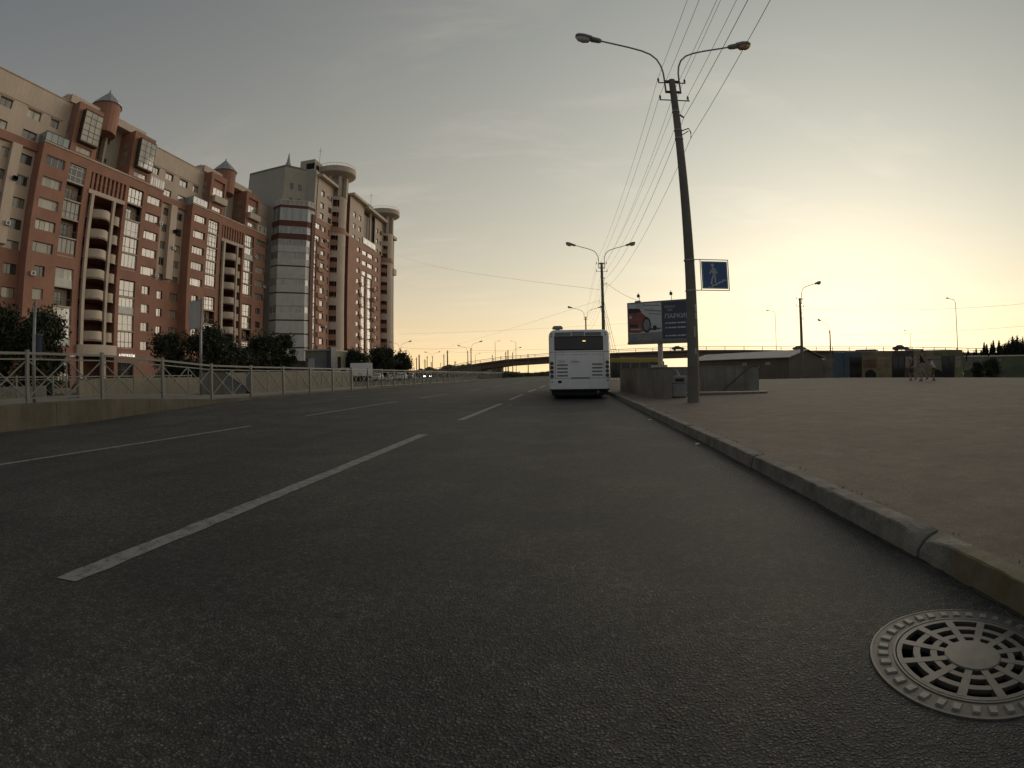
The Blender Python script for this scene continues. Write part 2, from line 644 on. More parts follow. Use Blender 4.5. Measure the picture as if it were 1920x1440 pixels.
def annulus(b, r0, r1, z0, z1, n=72, a0=0.0, a1=2 * PI):
    full = abs(a1 - a0 - 2 * PI) < 1e-6
    m = n if full else n + 1
    for k in range(m):
        a = a0 + (a1 - a0) * k / n
        c, s = math.cos(a), math.sin(a)
        b.v += [(r0 * c, r0 * s, z0), (r1 * c, r1 * s, z0), (r1 * c, r1 * s, z1), (r0 * c, r0 * s, z1)]
    o = len(b.v) - 4 * m
    for k in range(n):
        p, q = o + 4 * k, o + 4 * ((k + 1) % m)
        b.f += [(p + 3, p + 2, q + 2, q + 3), (p + 1, q + 1, q + 2, p + 2), (p, p + 3, q + 3, q)]
    if not full:
        b.f += [(o, o + 1, o + 2, o + 3), (o + 4 * n + 3, o + 4 * n + 2, o + 4 * n + 1, o + 4 * n)]
    return b


b = annulus(MB(), 0.345, 0.452, -0.06, 0.004)
fr = b.build('frame', M['iron'], gully)
annulus(MB(), 0.445, 0.456, -0.05, 0.006).build('frame_rim', M['iron_worn'], gully, bevel=0.002)
annulus(MB(), 0.345, 0.357, -0.05, 0.007).build('frame_lip', M['iron_worn'], gully, bevel=0.002)
stud = MB()
stud.add([(0.374, -0.021, 0.003), (0.425, -0.017, 0.003), (0.425, 0.017, 0.003), (0.374, 0.021, 0.003),
          (0.380, -0.016, 0.010), (0.419, -0.013, 0.010), (0.419, 0.013, 0.010), (0.380, 0.016, 0.010)],
         [(4, 5, 6, 7), (0, 1, 5, 4), (1, 2, 6, 5), (2, 3, 7, 6), (3, 0, 4, 7)])
M['iron_pale'] = material('polished_iron', (0.155, 0.147, 0.125), 0.5, 0.3, 14, 0.2, 120, metal=0.2)
stud_me = stud.mesh('stud', M['iron_pale'])
for k in range(36):
    link_mesh('stud', stud_me, gully, rz=2 * PI * k / 36 + random.uniform(-.01, .01))
gr = annulus(MB(), 0.318, 0.340, -0.022, 0.006)
for r0, r1 in ((0.237, 0.267), (0.162, 0.192)):
    annulus(gr, r0, r1, -0.016, 0.0055)
NS = 12
for k in range(NS):
    a = 2 * PI * k / NS
    for q in (0,):
        c, s = math.cos(a), math.sin(a)
        wd = 0.020
        gr.add([(0.12 * c - wd * s * .8, 0.12 * s + wd * c * .8, -0.016), (0.12 * c + wd * s * .8, 0.12 * s - wd * c * .8, -0.016),
                (0.325 * c + wd * s, 0.325 * s - wd * c, -0.016), (0.325 * c - wd * s, 0.325 * s + wd * c, -0.016),
                (0.12 * c - wd * s * .8, 0.12 * s + wd * c * .8, 0.0065), (0.12 * c + wd * s * .8, 0.12 * s - wd * c * .8, 0.0065),
                (0.325 * c + wd * s, 0.325 * s - wd * c, 0.0065), (0.325 * c - wd * s, 0.325 * s + wd * c, 0.0065)],
               [(4, 5, 6, 7), (0, 1, 5, 4), (1, 2, 6, 5), (2, 3, 7, 6), (3, 0, 4, 7)])
gr.build('grate', M['iron_worn'], gully)
hub = MB()
hub.loft([[(r * math.cos(2 * PI * k / 40), r * math.sin(2 * PI * k / 40), z) for k in range(40)] for r, z in ((0.128, -0.05), (0.128, 0.006), (0.122, 0.010), (0.05, 0.012))])
hub.build('hub', M['iron_worn'], gully)
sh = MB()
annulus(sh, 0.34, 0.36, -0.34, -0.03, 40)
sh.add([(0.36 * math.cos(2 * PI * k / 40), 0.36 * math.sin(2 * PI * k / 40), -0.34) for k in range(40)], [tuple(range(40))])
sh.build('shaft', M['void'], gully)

# lane markings ------------------------------------------------------------
def paint_mat():
    m = bpy.data.materials.new('worn_road_paint')
    m.use_nodes = True
    t = NT(m.node_tree)
    b_ = m.node_tree.nodes['Principled BSDF']
    P = t.n('ShaderNodeTexCoord').outputs['Object']
    n1 = t.noise(P, 9, 6, 0.7)
    n2 = t.noise(P, 150, 3, 0.6)
    wear = t.math('ADD', t.math('MULTIPLY', n1, 0.6), t.math('MULTIPLY', n2, 0.4))
    c = t.mix(t.ramp(wear, [(0.40, 0.0), (0.52, 1.0)]), (0.075, 0.072, 0.064), (0.27, 0.262, 0.235))
    t.put(b_.inputs['Base Color'], c)
    b_.inputs['Roughness'].default_value = 0.7
    bm_ = t.n('ShaderNodeBump')
    bm_.inputs['Strength'].default_value = 0.6
    bm_.inputs['Distance'].default_value = 0.004
    t.put(bm_.inputs['Height'], n2)
    t.put(b_.inputs['Normal'], bm_.outputs[0])
    return m


M['paint'] = paint_mat()
L1 = [(3.0, -7.5), (4.1, -7.42), (10.4, -7.0), (13.1, -6.98), (20.3, -6.66), (28, -6.3), (37, -5.85), (66, -4.95), (100, -3.1), (140, 0.5), (180, 6)]
L2 = [(1.8, -2.70), (9.4, -2.60), (12.4, -2.5), (19.1, -2.33), (29, -2.18), (66, -1.2), (100, 0.5), (140, 4.4)]
marks = bpy.data.objects.new('lane_markings', None)
C.objects.link(marks)
marks['kind'] = 'structure'


def dash(line, y0, y1, wd):
    b_ = MB()
    n = max(2, int((y1 - y0) / 0.16))
    for k in range(n + 1):
        y = y0 + (y1 - y0) * k / n
        x = interp(y, line)
        e = 0.010
        j0, j1 = random.uniform(-e, e), random.uniform(-e, e)
        yy = y + (0.03 if k == 0 else 0)
        b_.v += [(x - wd / 2 + j0, y, road_z(x - wd / 2, y) + 0.004), (x + wd / 2 + j1, yy, road_z(x + wd / 2, y) + 0.004)]
    for k in range(n):
        b_.f.append((2 * k, 2 * k + 1, 2 * k + 3, 2 * k + 2))
    b_.build('dash', M['paint'], marks)


for y0, y1 in ((-1.5, 10.4), (13.1, 20.4), (23.3, 28.0), (33.5, 37.2), (41.5, 66), (72, 95), (100, 125)):
    dash(L1, y0, y1, 0.12)
for y0, y1 in ((1.8, 9.45), (12.4, 19.2), (21.8, 27.5), (30.5, 36), (39, 46), (50, 70), (75, 110)):
    dash(L2, y0, y1, 0.17)

# kerb on the right --------------------------------------------------------
M['kerb_yellow'] = material('kerb_worn_yellow', (0.20, 0.15, 0.06), 0.85, 0.35, 7, 0.6, 45, fine=0.25, fscale=90, bdist=0.008, col2=(0.17, 0.15, 0.105))
kerb = bpy.data.objects.new('kerb', None)
C.objects.link(kerb)
kerb['kind'] = 'structure'
KZ = 0.158
joints = [-6.6, -5.0, -3.4, -1.9, -0.4, 0.95, 2.58, 3.87, 5.75, 7.31, 9.2, 11.04]
while joints[-1] < 62:
    joints.append(joints[-1] + random.uniform(1.45, 1.75))
rk = random.Random(3)
for y0, y1 in zip(joints, joints[1:]):
    near = y0 < 12
    ny = 20 if near else 1
    y0g, y1g = y0 + 0.011, y1 - 0.011
    dxj, dzj, rot = rk.uniform(-.010, .010), rk.uniform(-.010, .010), rk.uniform(-.006, .006)
    rings = []
    for k in range(ny + 1):
        t = k / ny
        y = y0g + (y1g - y0g) * t
        ox = dxj + rot * (t - .5) * 2 + 0
        prof = [(2.10, -0.06), (2.108, 0.06), (2.112, KZ - 0.009), (2.122, KZ), (2.19, KZ + .002), (2.262, KZ), (2.272, KZ - .012), (2.272, -0.06)]
        ringp = []
        for i, (px, pz) in enumerate(prof):
            jx = rk.uniform(-.0035, .0035) if near else 0
            jz = rk.uniform(-.003, .0025) if near and i > 1 else 0
            cx = cz = 0
            # broken arris: both stones at the 2.58 joint have lost their front corner
            dj = abs(y - 2.58)
            if dj < 0.30 and 2 <= i <= 4:
                f = (1 - dj / 0.30) ** (1.4 if y > 2.58 else 2.2)
                cz = -0.052 * f * (1.0 if i < 4 else 0.5)
                cx = 0.028 * f if i < 4 else 0
            elif near and i in (2, 3) and (k in (0, ny)):
                cz, cx = -0.016, 0.012
            ringp.append((px + ox + jx + cx, y, pz + dzj + jz + cz))
        rings.append(ringp)
    bb = MB().loft(rings)
    mt = M['kerb']
    o = bb.build('kerb_stone', mt, kerb)
    if y0 == 0.95:
        o.data.materials.append(M['kerb_yellow'])
        for p in o.data.polygons:
            if p.center.y < 2.28:
                p.material_index = 1
# the kerb goes on beyond the single stones
far = MB()
yk = joints[-1]
rows = []
while yk < 235:
    x = curve_x(yk)
    rows.append([(2.10 + x, yk, -0.06), (2.12 + x, yk, KZ), (2.27 + x, yk, KZ), (2.27 + x, yk, -0.06)])
    yk += 6
far.loft(rows)
far.build('kerb_run', M['kerb'], kerb)['kind'] = 'stuff'

# dirt swept against the foot of the kerb
M['grit'] = material('gutter_grit', (0.040, 0.036, 0.028), 0.95, 0.5, 9, 0.8, 90, fine=.5, fscale=160, bdist=.006)
gd = MB()
n = 260
rg_ = random.Random(17)
for k in range(n + 1):
    y = -1 + 40 * (k / n) ** 1.5
    wv = .035 + .02 * math.sin(y * 2.3) + .014 * math.sin(y * 7.1 + 1) + rg_.uniform(-.012, .012)
    gd.v += [(2.118 - max(wv, .008), y, .0035), (2.118, y, .010)]
for k in range(n):
    gd.f.append((2 * k, 2 * k + 1, 2 * k + 3, 2 * k + 2))
tag(gd.build('gutter_dirt', M['grit']), 'dark grit lying along the foot of the kerb', 'dirt', kind='stuff')

# the square right of the kerb --------------------------------------------
def square_z(x, y):
    return 0.15 + 0.0175 * min(max(x - 3.2, 0.0), 20.0) - 0.012 * (1 if x < 2.3 else 0)


SX = [2.26, 2.9, 3.9, 7.75, 12, 16, 22.3, 28, 34, 45, 62]
SE = [64, 64, 62, 58.5, 47, 42.2, 38.8, 34.6, 29.6, 20, 4]
sb = MB()
rowsY = [-30, -12, -4, 0, 4, 8, 12, 16, 19.95, 22.45]
for i, x in enumerate(SX):
    for y in rowsY:
        yy = min(y, SE[i])
        sb.v.append((x, yy, square_z(x, yy)))
    for k in range(1, 5):
        yy = max(22.45, 0) + (SE[i] - 22.45) * k / 4 if SE[i] > 22.45 else SE[i]
        sb.v.append((x, yy, square_z(x, yy)))
    sb.v.append((x, SE[i] + .05, -0.1))
NR = len(rowsY) + 5
for i in range(len(SX) - 1):
    for j in range(NR - 1):
        if SX[i] == 3.9 and rowsY[min(j, len(rowsY) - 1)] == 19.95 and j < len(rowsY) - 1:
            continue
        a = i * NR + j
        sb.f.append((a, a + NR, a + NR + 1, a + 1))
sq = sb.build('pavement', M['plaza'])
sq['kind'] = 'structure'
fb = MB().add([(2.2, 60, -0.02), (8, 56, -0.02), (16, 42, -0.02), (34, 28, -0.02), (70, 0, -0.02), (110, 30, -0.02), (85, 120, -0.02), (2.2 + curve_x(130), 130, -0.02)], [tuple(range(8))])
fb.build('bus_yard', M['paving'])['kind'] = 'structure'
# tufts and dirt in the joint behind the kerb
M['weed'] = material('weeds', (0.060, 0.065, 0.025), 0.9, 0.4, 8)
wb = MB()
rw = random.Random(5)
for k in range(520):
    y = 0.9 + 24 * rw.random() ** 1.6
    cl_ = math.sin(y * 2.1) + math.sin(y * 5.3 + 1)
    if cl_ < 0.3 and rw.random() < 0.8:
        continue
    x = 2.285 + rw.uniform(-.015, .045)
    h_ = rw.uniform(.008, .028) * (2.0 if abs(y - 4.1) < .25 else 1)
    a = rw.uniform(0, PI)
    l = rw.uniform(.004, .009)
    lx, ly = math.cos(a) * l, math.sin(a) * l
    ox, oy = rw.uniform(-.02, .02), rw.uniform(-.02, .02)
    z = square_z(x, y) - .004
    wb.add([(x - lx, y - ly, z), (x + lx, y + ly, z), (x + ox, y + oy, z + h_)], [(0, 1, 2)])
tag(wb.build('weeds', M['weed']), 'low weeds growing in the joint behind the kerb', 'weeds', kind='stuff')
# scraps of paper in the gutter and on the road
M['paper'] = material('paper_scrap', (0.55, 0.53, 0.48), 0.8, 0.15, 12)
for (x, y), lb in (((1.98, 7.8), 'white paper scrap lying on the asphalt at the kerb, nearer one'), ((1.9, 11.9), 'white paper scrap lying on the asphalt at the kerb, farther one'),
                   ((-1.9, 18.2), 'pale flattened scrap beside the broken white lane line')):
    s = MB()
    n = 6
    s.v = [(0.05 * math.cos(2 * PI * k / n) * rw.uniform(.6, 1.2), 0.045 * math.sin(2 * PI * k / n) * rw.uniform(.6, 1.2), rw.uniform(0.004, .03)) for k in range(n)] + [(0, 0, 0.03)]
    s.f = [(k, (k + 1) % n, n) for k in range(n)]
    o = s.build('paper_scrap', M['paper'], loc=(x, y, road_z(x, y)))
    tag(o, lb, 'litter')

# ------------------------------------------------------------------ left side: retaining wall, median, railing
WTOP = [(-30, 0.55), (4, 0.60), (7.9, 0.63), (10.5, 0.62), (11.5, 0.59), (13.2, 0.51), (15.9, 0.37), (18.5, 0.345), (21.2, 0.335), (35, 0.27), (56, 0.17), (88, 0.10), (110, 0.09), (240, 0.09)]
FX = -12.1
M['wall_conc'] = material('stained_wall', (0.105, 0.092, 0.066), 0.9, 0.3, .9, 0.4, 20, fine=.2, stain=.6)
rwall = thing('retaining_wall', 'low concrete wall that sinks into a kerb under the railing along the road', 'wall', (FX, 0, 0))
jw = [-6, -2.4, 1.2, 4.9, 8.55, 12.2, 15.9, 19.5, 23, 27, 31, 35, 39, 43, 47, 51, 55, 60, 65, 70]
while jw[-1] < 220:
    jw.append(jw[-1] + 8)
for y0, y1 in zip(jw, jw[1:]):
    n = 5
    rings = []
    for k in range(n + 1):
        y = y0 + 0.006 + (y1 - y0 - 0.012) * k / n
        z = interp(y, WTOP)
        x = curve_x(y)
        rings.append([(0.02 + x, y, -0.2), (0.0 + x, y, z - 0.02), (-0.02 + x, y, z), (-0.38 + x, y, z), (-0.40 + x, y, -0.2)])
    MB().loft(rings).build('wall_block', M['wall_conc'], rwall)
MED = [(-30, 0.30), (8, 0.33), (14, 0.31), (20, 0.27), (35, 0.22), (56, 0.12), (88, 0.05), (240, 0.03)]


def med_z(x, y):
    return interp(y, MED)


yy_ = [-30, -10, 0, 5, 10, 14, 18, 22, 28, 35, 39, 46, 56, 70, 88, 110, 140, 180, 240]
sheet('median_paving', M['paving'], [-30, -25, -20, -16, -12.45], [y for y in yy_ if y <= 39], med_z)
sheet('verge', M['grass'], [-26, -20, -16, -12.45], [y for y in yy_ if y >= 39], lambda x, y: med_z(x, y) + 0.02, curve_x)
sheet('opposite_carriageway', M['asphalt'], [-44, -30], [y for y in yy_ if y <= 39], lambda x, y: 0.12)
sheet('opposite_road', M['asphalt'], [-44, -34, -26], [y for y in yy_ if y >= 39], lambda x, y: 0.08, curve_x)
sheet('house_forecourt', M['paving'], [-150, -66, -44], [-60, 0, 60, 120, 220], lambda x, y: 0.02)


def fence(name, label, x, y0, nb, pitch, zf, H_, dx=None, mat=None):
    root = thing(name, label, 'fence', (x, 0, 0))
    mat = mat or M['fence_paint']
    post = MB().box(-.045, .045, -.045, .045, 0, H_).box(-.052, .052, -.052, .052, H_, H_ + .02).mesh('post', mat)
    cross = MB()
    hp = pitch / 2
    zt, zb = H_ - .22, 0.14
    for a, b_ in (((0, .03, zt), (0, hp - .02, zb)), ((0, .03, zb), (0, hp - .02, zt))):
        cross.bar(a, b_, .03, .03, up=(1, 0, 0))
    cross.tube([(-.025, hp / 2, (zt + zb) / 2), (.025, hp / 2, (zt + zb) / 2)], .05, 8)
    cross = cross.mesh('cross_brace', mat)
    bal = MB().box(-.016, .016, -.016, .016, 0.12, H_ - .18).mesh('baluster', mat)
    P_ = [(dx(y0 + k * pitch) if dx else 0.0, y0 + k * pitch, zf(y0 + k * pitch)) for k in range(nb + 1)]
    for p in P_:
        link_mesh('post', post, root, p)
    for k in range(nb):
        p, q = P_[k], P_[k + 1]
        sl = (q[2] - p[2])
        sx = (q[0] - p[0])
        for nm, zz, wd in (('top_rail', H_ - .06, .06), ('rail', H_ - .20, .035), ('bottom_rail', .12, .035)):
            MB().bar((p[0], p[1] + .046, p[2] + zz), (q[0], q[1] - .046, q[2] + zz), wd, wd).build(nm, mat, root)
        for h in (0, 1):
            o = link_mesh('cross_brace', cross, root, (p[0] + sx * h / 2, p[1] + h * pitch / 2, p[2] + sl * (h + .5) / 2), -math.atan2(sx, pitch))
        link_mesh('baluster', bal, root, (p[0] + sx / 2, p[1] + pitch / 2, p[2] + sl / 2))
    return root


fence('railing_fence', 'grey steel railing with crossed braces on the wall along the road', FX - .2, 7.75 - 2 * 2.66, 36, 2.66, lambda y: interp(y, WTOP) - .004, 1.25, curve_x)
fence('railing_fence', 'lower grey railing behind the concrete stair wall on the median', -27.0, 8.4, 9, 2.62, lambda y: med_z(0, y), 1.2)

# ================================================================== apartment houses
rb = random.Random(11)


def facade(b, x, u0, u1, v0, v1, ops, depth=0.3, flip=False):
    """wall skin on the plane x (facing +x) with real openings ops = [(u0, u1, v0, v1[, depth])] and their reveals"""
    us = sorted({u0, u1, *[q for o in ops for q in o[:2]]})
    vs_ = sorted({v0, v1, *[q for o in ops for q in o[2:4]]})
    us = [u for u in us if u0 - 1e-6 <= u <= u1 + 1e-6]
    vs_ = [v for v in vs_ if v0 - 1e-6 <= v <= v1 + 1e-6]
    for i in range(len(us) - 1):
        run = None
        for j in range(len(vs_)):
            solid = False
            if j < len(vs_) - 1:
                cu, cv = (us[i] + us[i + 1]) / 2, (vs_[j] + vs_[j + 1]) / 2
                solid = not any(o[0] < cu < o[1] and o[2] < cv < o[3] for o in ops)
            if solid and run is None:
                run = vs_[j]
            if not solid and run is not None:
                a, c_, z0, z1 = us[i], us[i + 1], run, vs_[j]
                b.add([(x, a, z0), (x, c_, z0), (x, c_, z1), (x, a, z1)], [(0, 1, 2, 3)])
                run = None
    for o in ops:
        d = o[4] if len(o) > 4 else depth
        a, c_, z0, z1 = o[:4]
        b.add([(x, a, z0), (x, c_, z0), (x, c_, z1), (x, a, z1), (x - d, a, z0), (x - d, c_, z0), (x - d, c_, z1), (x - d, a, z1)],
              [(0, 4, 5, 1), (1, 5, 6, 2), (2, 6, 7, 3), (3, 7, 4, 0)])
    return b


_wcache = {}


def window(parent, x, u0, u1, v0, v1, cols=2, rows=(), frame='white_frame', pane='pane_mid', name='window', th=0.06):
    """a window as a part: frame mesh with mullions; its panes hang under it as one sub-part"""
    w_, h_ = round(u1 - u0, 2), round(v1 - v0, 2)
    key = (w_, h_, cols, tuple(rows), frame, pane, th)
    if key not in _wcache:
        f = MB()
        t2 = th
        f.box(-.04, .03, 0, w_, 0, t2).box(-.04, .03, 0, w_, h_ - t2, h_).box(-.04, .03, 0, t2, t2, h_ - t2).box(-.04, .03, w_ - t2, w_, t2, h_ - t2)
        cuts = cols if isinstance(cols, (tuple, list)) else [k / cols for k in range(1, cols)]
        for c_ in cuts:
            f.box(-.035, .026, c_ * w_ - t2 / 2, c_ * w_ + t2 / 2, t2, h_ - t2)
        edges = [t2] + sorted(r * h_ for r in rows) + [h_ - t2]
        for r in rows:
            f.box(-.032, .022, t2, w_ - t2, r * h_ - t2 / 2, r * h_ + t2 / 2)
        g = MB().box(-.03, -.01, t2 * .5, w_ - t2 * .5, t2 * .5, h_ - t2 * .5)
        _wcache[key] = (f.mesh(name, M[frame]), g.mesh('pane', M[pane]))
    fm, gm = _wcache[key]
    o = link_mesh(name, fm, parent, (x, u0, v0))
    p = link_mesh('pane', gm, o)
    p.rotation_euler = (0, rb.uniform(-.012, .012) * 0.6, rb.uniform(-.006, .006) * 0.6)
    return o


def pick(*ws):
    r = rb.random() * sum(q for _, q in ws)
    for n, q in ws:
        r -= q
        if r <= 0:
            return n
    return ws[-1][0]


def any_pane():
    return pick(('pane_dark', 3), ('pane_mid', 4), ('pane_pale', 3))


def ac_unit(parent, x, u, v):
    o = MB().box(x + .05, x + .40, u, u + .85, v, v + .6).build('air_conditioner', M['white_panel'], parent, bevel=.02)
    MB().tube([(x + .40, u + .42, v + .3), (x + .415, u + .42, v + .3)], .22, 14).build('fan_grille', M['dark_steel'], o)


# ---- house one: long red and beige block parallel to the road -------------
HX, HY = -67.6, 41.5
PITCH_U = 36.8
TOPS = [32.45, 29.3, 26.2, 23.15, 20.05, 16.8, 13.7, 10.65, 7.5]
house = thing('apartment_building', 'long red brick and beige apartment block with round stair balconies', 'building', (HX, HY, 0))
LOW_V = 0.0


def red_bay(o, first, last):
    """one projecting red bay at local offset o (28 m wide)"""
    ops = []
    wins = []
    for k, t in enumerate(TOPS):
        if k < 5:
            wins += [(o + .9, o + 4.7, t - 1.42, t, 'A'), (o + 24.0, o + 27.7, t - 1.42, t, 'A')]
        else:
            wins += [(o + 1.6, o + 3.55, t - 1.42, t, 'B'), (o + 24.6, o + 26.6, t - 1.42, t, 'B')]
    for a, b_, z0, z1, _ in wins:
        ops.append((a, b_, z0, z1, .35))
    logs = [(o + 5.6, o + 9.15), (o + 19.2, o + 22.9)]
    for a, b_ in logs:
        ops.append((a, b_, 18.75, 32.6, .45))
        ops.append((a, b_, 6.2, 17.15, .45))
    ops.append((o + 10.35, o + 18.4, 29.75, 32.5, 1.2))       # louvred attic
    ops.append((o + 10.35, o + 18.4, 0.0, 29.0, 3.6))         # stair bay
    ops.append((o + 5.6, o + 9.15, 0.3, 4.3, .5))
    ops.append((o + 19.2, o + 22.9, 0.3, 4.0, .5))
    b_ = facade(MB(), 0, o, o + 28, 0, 34.1, ops)
    # sides and top of the bay
    b_.add([(0, o, 0), (0, o, 34.1), (-2.2, o, 34.1), (-2.2, o, 0)], [(0, 1, 2, 3)])
    b_.add([(0, o + 28, 0), (0, o + 28, 34.1), (-2.2, o + 28, 34.1), (-2.2, o + 28, 0)], [(3, 2, 1, 0)])
    b_.add([(0, o, 34.1), (0, o + 28, 34.1), (-2.2, o + 28, 34.1), (-2.2, o, 34.1)], [(0, 1, 2, 3)])
    b_.build('bay_wall', M['brick'], house)
    MB().box(-.1, .12, o - .06, o + 10.2, 34.1, 34.28).box(-.1, .12, o + 18.3, o + 28.05, 34.1, 34.28).build('coping', M['trim'], house)
    MB().box(-.3, .10, o + 10.2, o + 18.3, 34.1, 34.35).build('coping', M['trim'], house)
    for a, c_, z0, z1, kind in wins:
        if kind == 'A':
            fr = pick(('white_frame', 5), ('brown_frame', 5))
            window(house, -.3, a, c_, z0, z1, pick(((.22, .78), 5), (3, 3), (4, 2)), (), fr, pick(('pane_mid', 4), ('pane_pale', 5), ('pane_dark', 1)), th=.07)
        else:
            window(house, -.3, a, c_, z0, z1, pick((2, 6), ((.62,), 3)), (), pick(('white_frame', 5), ('brown_frame', 4)), any_pane(), th=.07)
        if rb.random() < .10:
            ac_unit(house, 0, c_ - .2 if rb.random() < .5 else a - .7, z0 - .1)
    # glazed loggias: storey high screens with a slab edge between
    for a, c_ in logs:
        for top, n in ((32.6, 5), (17.15, 4)):
            hh = (13.85 if n == 5 else 10.95) / n
            for k in range(n):
                z1 = top - k * hh
                z0 = z1 - hh
                last_ = k == n - 1
                if last_ and n == 5:
                    MB().box(-.55, -.12, a, c_, z0, z0 + .5).build('spandrel', M['brick'], house)
                    window(house, -.25, a, c_, z0 + .5, z1 - .12, 3 if rb.random() < .5 else 4, (), pick(('white_frame', 5), ('brown_frame', 4)), 'pane_pale', 'glazed_loggia', .07)
                elif rb.random() < .14:
                    # open loggia: rail in front of a window wall
                    MB().box(-1.5, -1.4, a, c_, z0, z1).build('loggia_back_wall', M['beige'], house)
                    window(house, -1.38, a + .9, a + 2.4, z0 + .5, z1 - .5, 2, (), 'brown_frame', 'pane_dark', th=.08)
                    rl = MB().box(-.2, -.16, a, c_, z0 + 1.05, z0 + 1.1)
                    for q in range(15):
                        rl.box(-.19, -.17, a + .1 + q * .23, a + .12 + q * .23, z0 + .1, z0 + 1.05)
                    rl.build('loggia_rail', M['dark_steel'], house)
                elif rb.random() < .12:
                    MB().box(-.26, -.12, a, c_, z0 + .1, z0 + 1.15).build('parapet', M['white_panel'], house)
                    window(house, -.25, a, c_, z0 + 1.15, z1 - .12, 4, (), 'white_frame', 'pane_pale', 'glazed_loggia', .07)
                else:
                    window(house, -.25, a, c_, z0 + .12, z1 - .1, pick((4, 4), (3, 3), ((.2, .5, .8), 4)), pick(((.36, .80), 5), ((.40,), 3), ((.36,), 3)), pick(('brown_frame', 7), ('white_frame', 2)),
                           pick(('pane_mid', 5), ('pane_pale', 3), ('pane_dark', 2)), 'glazed_loggia', .085)
                MB().box(-.5, -.05, a + .01, c_ - .01, z0 - .09, z0 + .1).build('slab_edge', M['trim'], house)
    # ground floor shop fronts
    window(house, -.35, o + 5.6, o + 9.15, .3, 4.3, 3, (.7,), 'brown_frame', 'pane_dark', 'shop_window')
    window(house, -.35, o + 19.2, o + 22.9, .3, 4.0, 3, (.7,), 'brown_frame', 'pane_dark', 'shop_window')
    # louvred attic above the stair bay
    MB().box(-1.18, -1.1, o + 10.36, o + 18.39, 29.76, 32.49).build('attic_back_wall', M['brick_dark_and_shade'], house)
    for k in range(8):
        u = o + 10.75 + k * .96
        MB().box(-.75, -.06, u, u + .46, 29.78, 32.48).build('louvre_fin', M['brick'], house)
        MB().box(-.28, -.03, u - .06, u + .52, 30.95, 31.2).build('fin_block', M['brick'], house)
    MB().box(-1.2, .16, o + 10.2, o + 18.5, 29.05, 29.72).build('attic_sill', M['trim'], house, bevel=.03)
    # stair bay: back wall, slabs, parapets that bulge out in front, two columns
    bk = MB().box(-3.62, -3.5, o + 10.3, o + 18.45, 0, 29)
    bk.build('stair_back_wall', M['brick_dark_and_shade'], house)  # darker brick colour stands in for the shade inside the bay
    for k in range(8):
        zf = 25.55 - 3.05 * k
        if zf < 6.0:
            break
        poly = [(-3.5, o + 10.4), (-3.5, o + 18.35), (-.25, o + 18.35), (-.25, o + 15.9)]
        arc = []
        for q in range(15):
            t = q / 14
            u = o + 15.7 - 4.35 * t
            arc.append((-.15 + 1.45 * math.sin(PI * t) ** .8, u))
        poly += arc + [(-.15, o + 10.4)]
        MB().prism(poly, zf - .18, zf).build('balcony_slab', M['brick'], house)
        pb_ = MB()
        inner = [(x - .16, u) for x, u in arc]
        pb_.prism(arc + inner[::-1], zf - .22, zf + 1.22)
        pb_.build('balcony_parapet', M['trim'], house)
        arc2 = [(-.55 + .75 * math.sin(PI * q / 8) ** .8, o + 18.3 - 2.4 * q / 8) for q in range(9)]
        MB().prism(arc2 + [(x - .15, u) for x, u in arc2][::-1], zf - .22, zf + 1.22).build('balcony_parapet', M['trim'], house)
        dr = MB().box(-3.49, -3.44, o + 11.2, o + 12.2, zf, zf + 2.1).box(-3.49, -3.44, o + 16, o + 17.2, zf + .9, zf + 2.1)
        dr.build('stair_door', M['brown_frame'], house)
    MB().box(.0, .5, o + 10.75, o + 11.35, 0, 29.05).build('column', M['trim'], house)
    MB().box(.05, .55, o + 15.62, o + 16.12, 0, 29.05).build('column', M['trim'], house)
    arc3 = [(.55 + 1.3 * math.sin(PI * q / 12) ** .7, o + 10.2 + 8.3 * q / 12) for q in range(13)]
    MB().prism([(-1, o + 10.4)] + arc3 + [(-1, o + 18.4)], 4.95, 6.45).build('porch_canopy', M['trim'], house)
    # roof storey -----------------------------------------------------------
    for tb in (5.0, 18.5):
        t0, t1 = o + tb, o + tb + 5.5
        full = not (o > 10)
        bay = (t0 + .95, t1 - .55, 36.1, 41.15)
        b2 = facade(MB(), .02, t0, t1, 34.1, 42.45, [(bay[0], bay[1], bay[2], bay[3], .5), (t0 + 1.2, t1 - 1.0, 34.6, 35.55, .3)])
        b2.add([(.02, t0, 34.1), (.02, t0, 42.45), (-4, t0, 42.45), (-4, t0, 34.1)], [(0, 1, 2, 3)])
        b2.add([(.02, t1, 34.1), (.02, t1, 42.45), (-4, t1, 42.45), (-4, t1, 34.1)], [(3, 2, 1, 0)])
        b2.add([(.02, t0, 42.45), (.02, t1, 42.45), (-4, t1, 42.45), (-4, t0, 42.45)], [(0, 1, 2, 3)])
        b2.build('roof_tower_wall', M['brick'], house)
        window(house, -.22, t0 + 1.2, t1 - 1.0, 34.6, 35.55, 3, (), 'white_frame', 'pane_pale')
        if full:
            # projecting glazed bay window
            bw = MB().box(-.5, .95, bay[0], bay[1], bay[2] - .12, bay[2]).box(-.5, .95, bay[0], bay[1], bay[3], bay[3] + .15)
            bw.build('bay_window_slab', M['brown_frame'], house)
            window(house, .9, bay[0] + .05, bay[1], bay[2], bay[3], (.36, .66), (.2, .36, .58, .8), 'brown_frame', pick(('pane_pale', 1), ('pane_mid', 1)), 'bay_window', .10)
            sd = MB()
            for zz in (36.15, 37.8, 39.4, 41.05):
                sd.box(-.4, .88, bay[0], bay[0] + .08, zz - .05, zz + .05)
            sd.box(.2, .28, bay[0], bay[0] + .08, bay[2], bay[3])
            sd.build('bay_window_side_frame', M['brown_frame'], house)
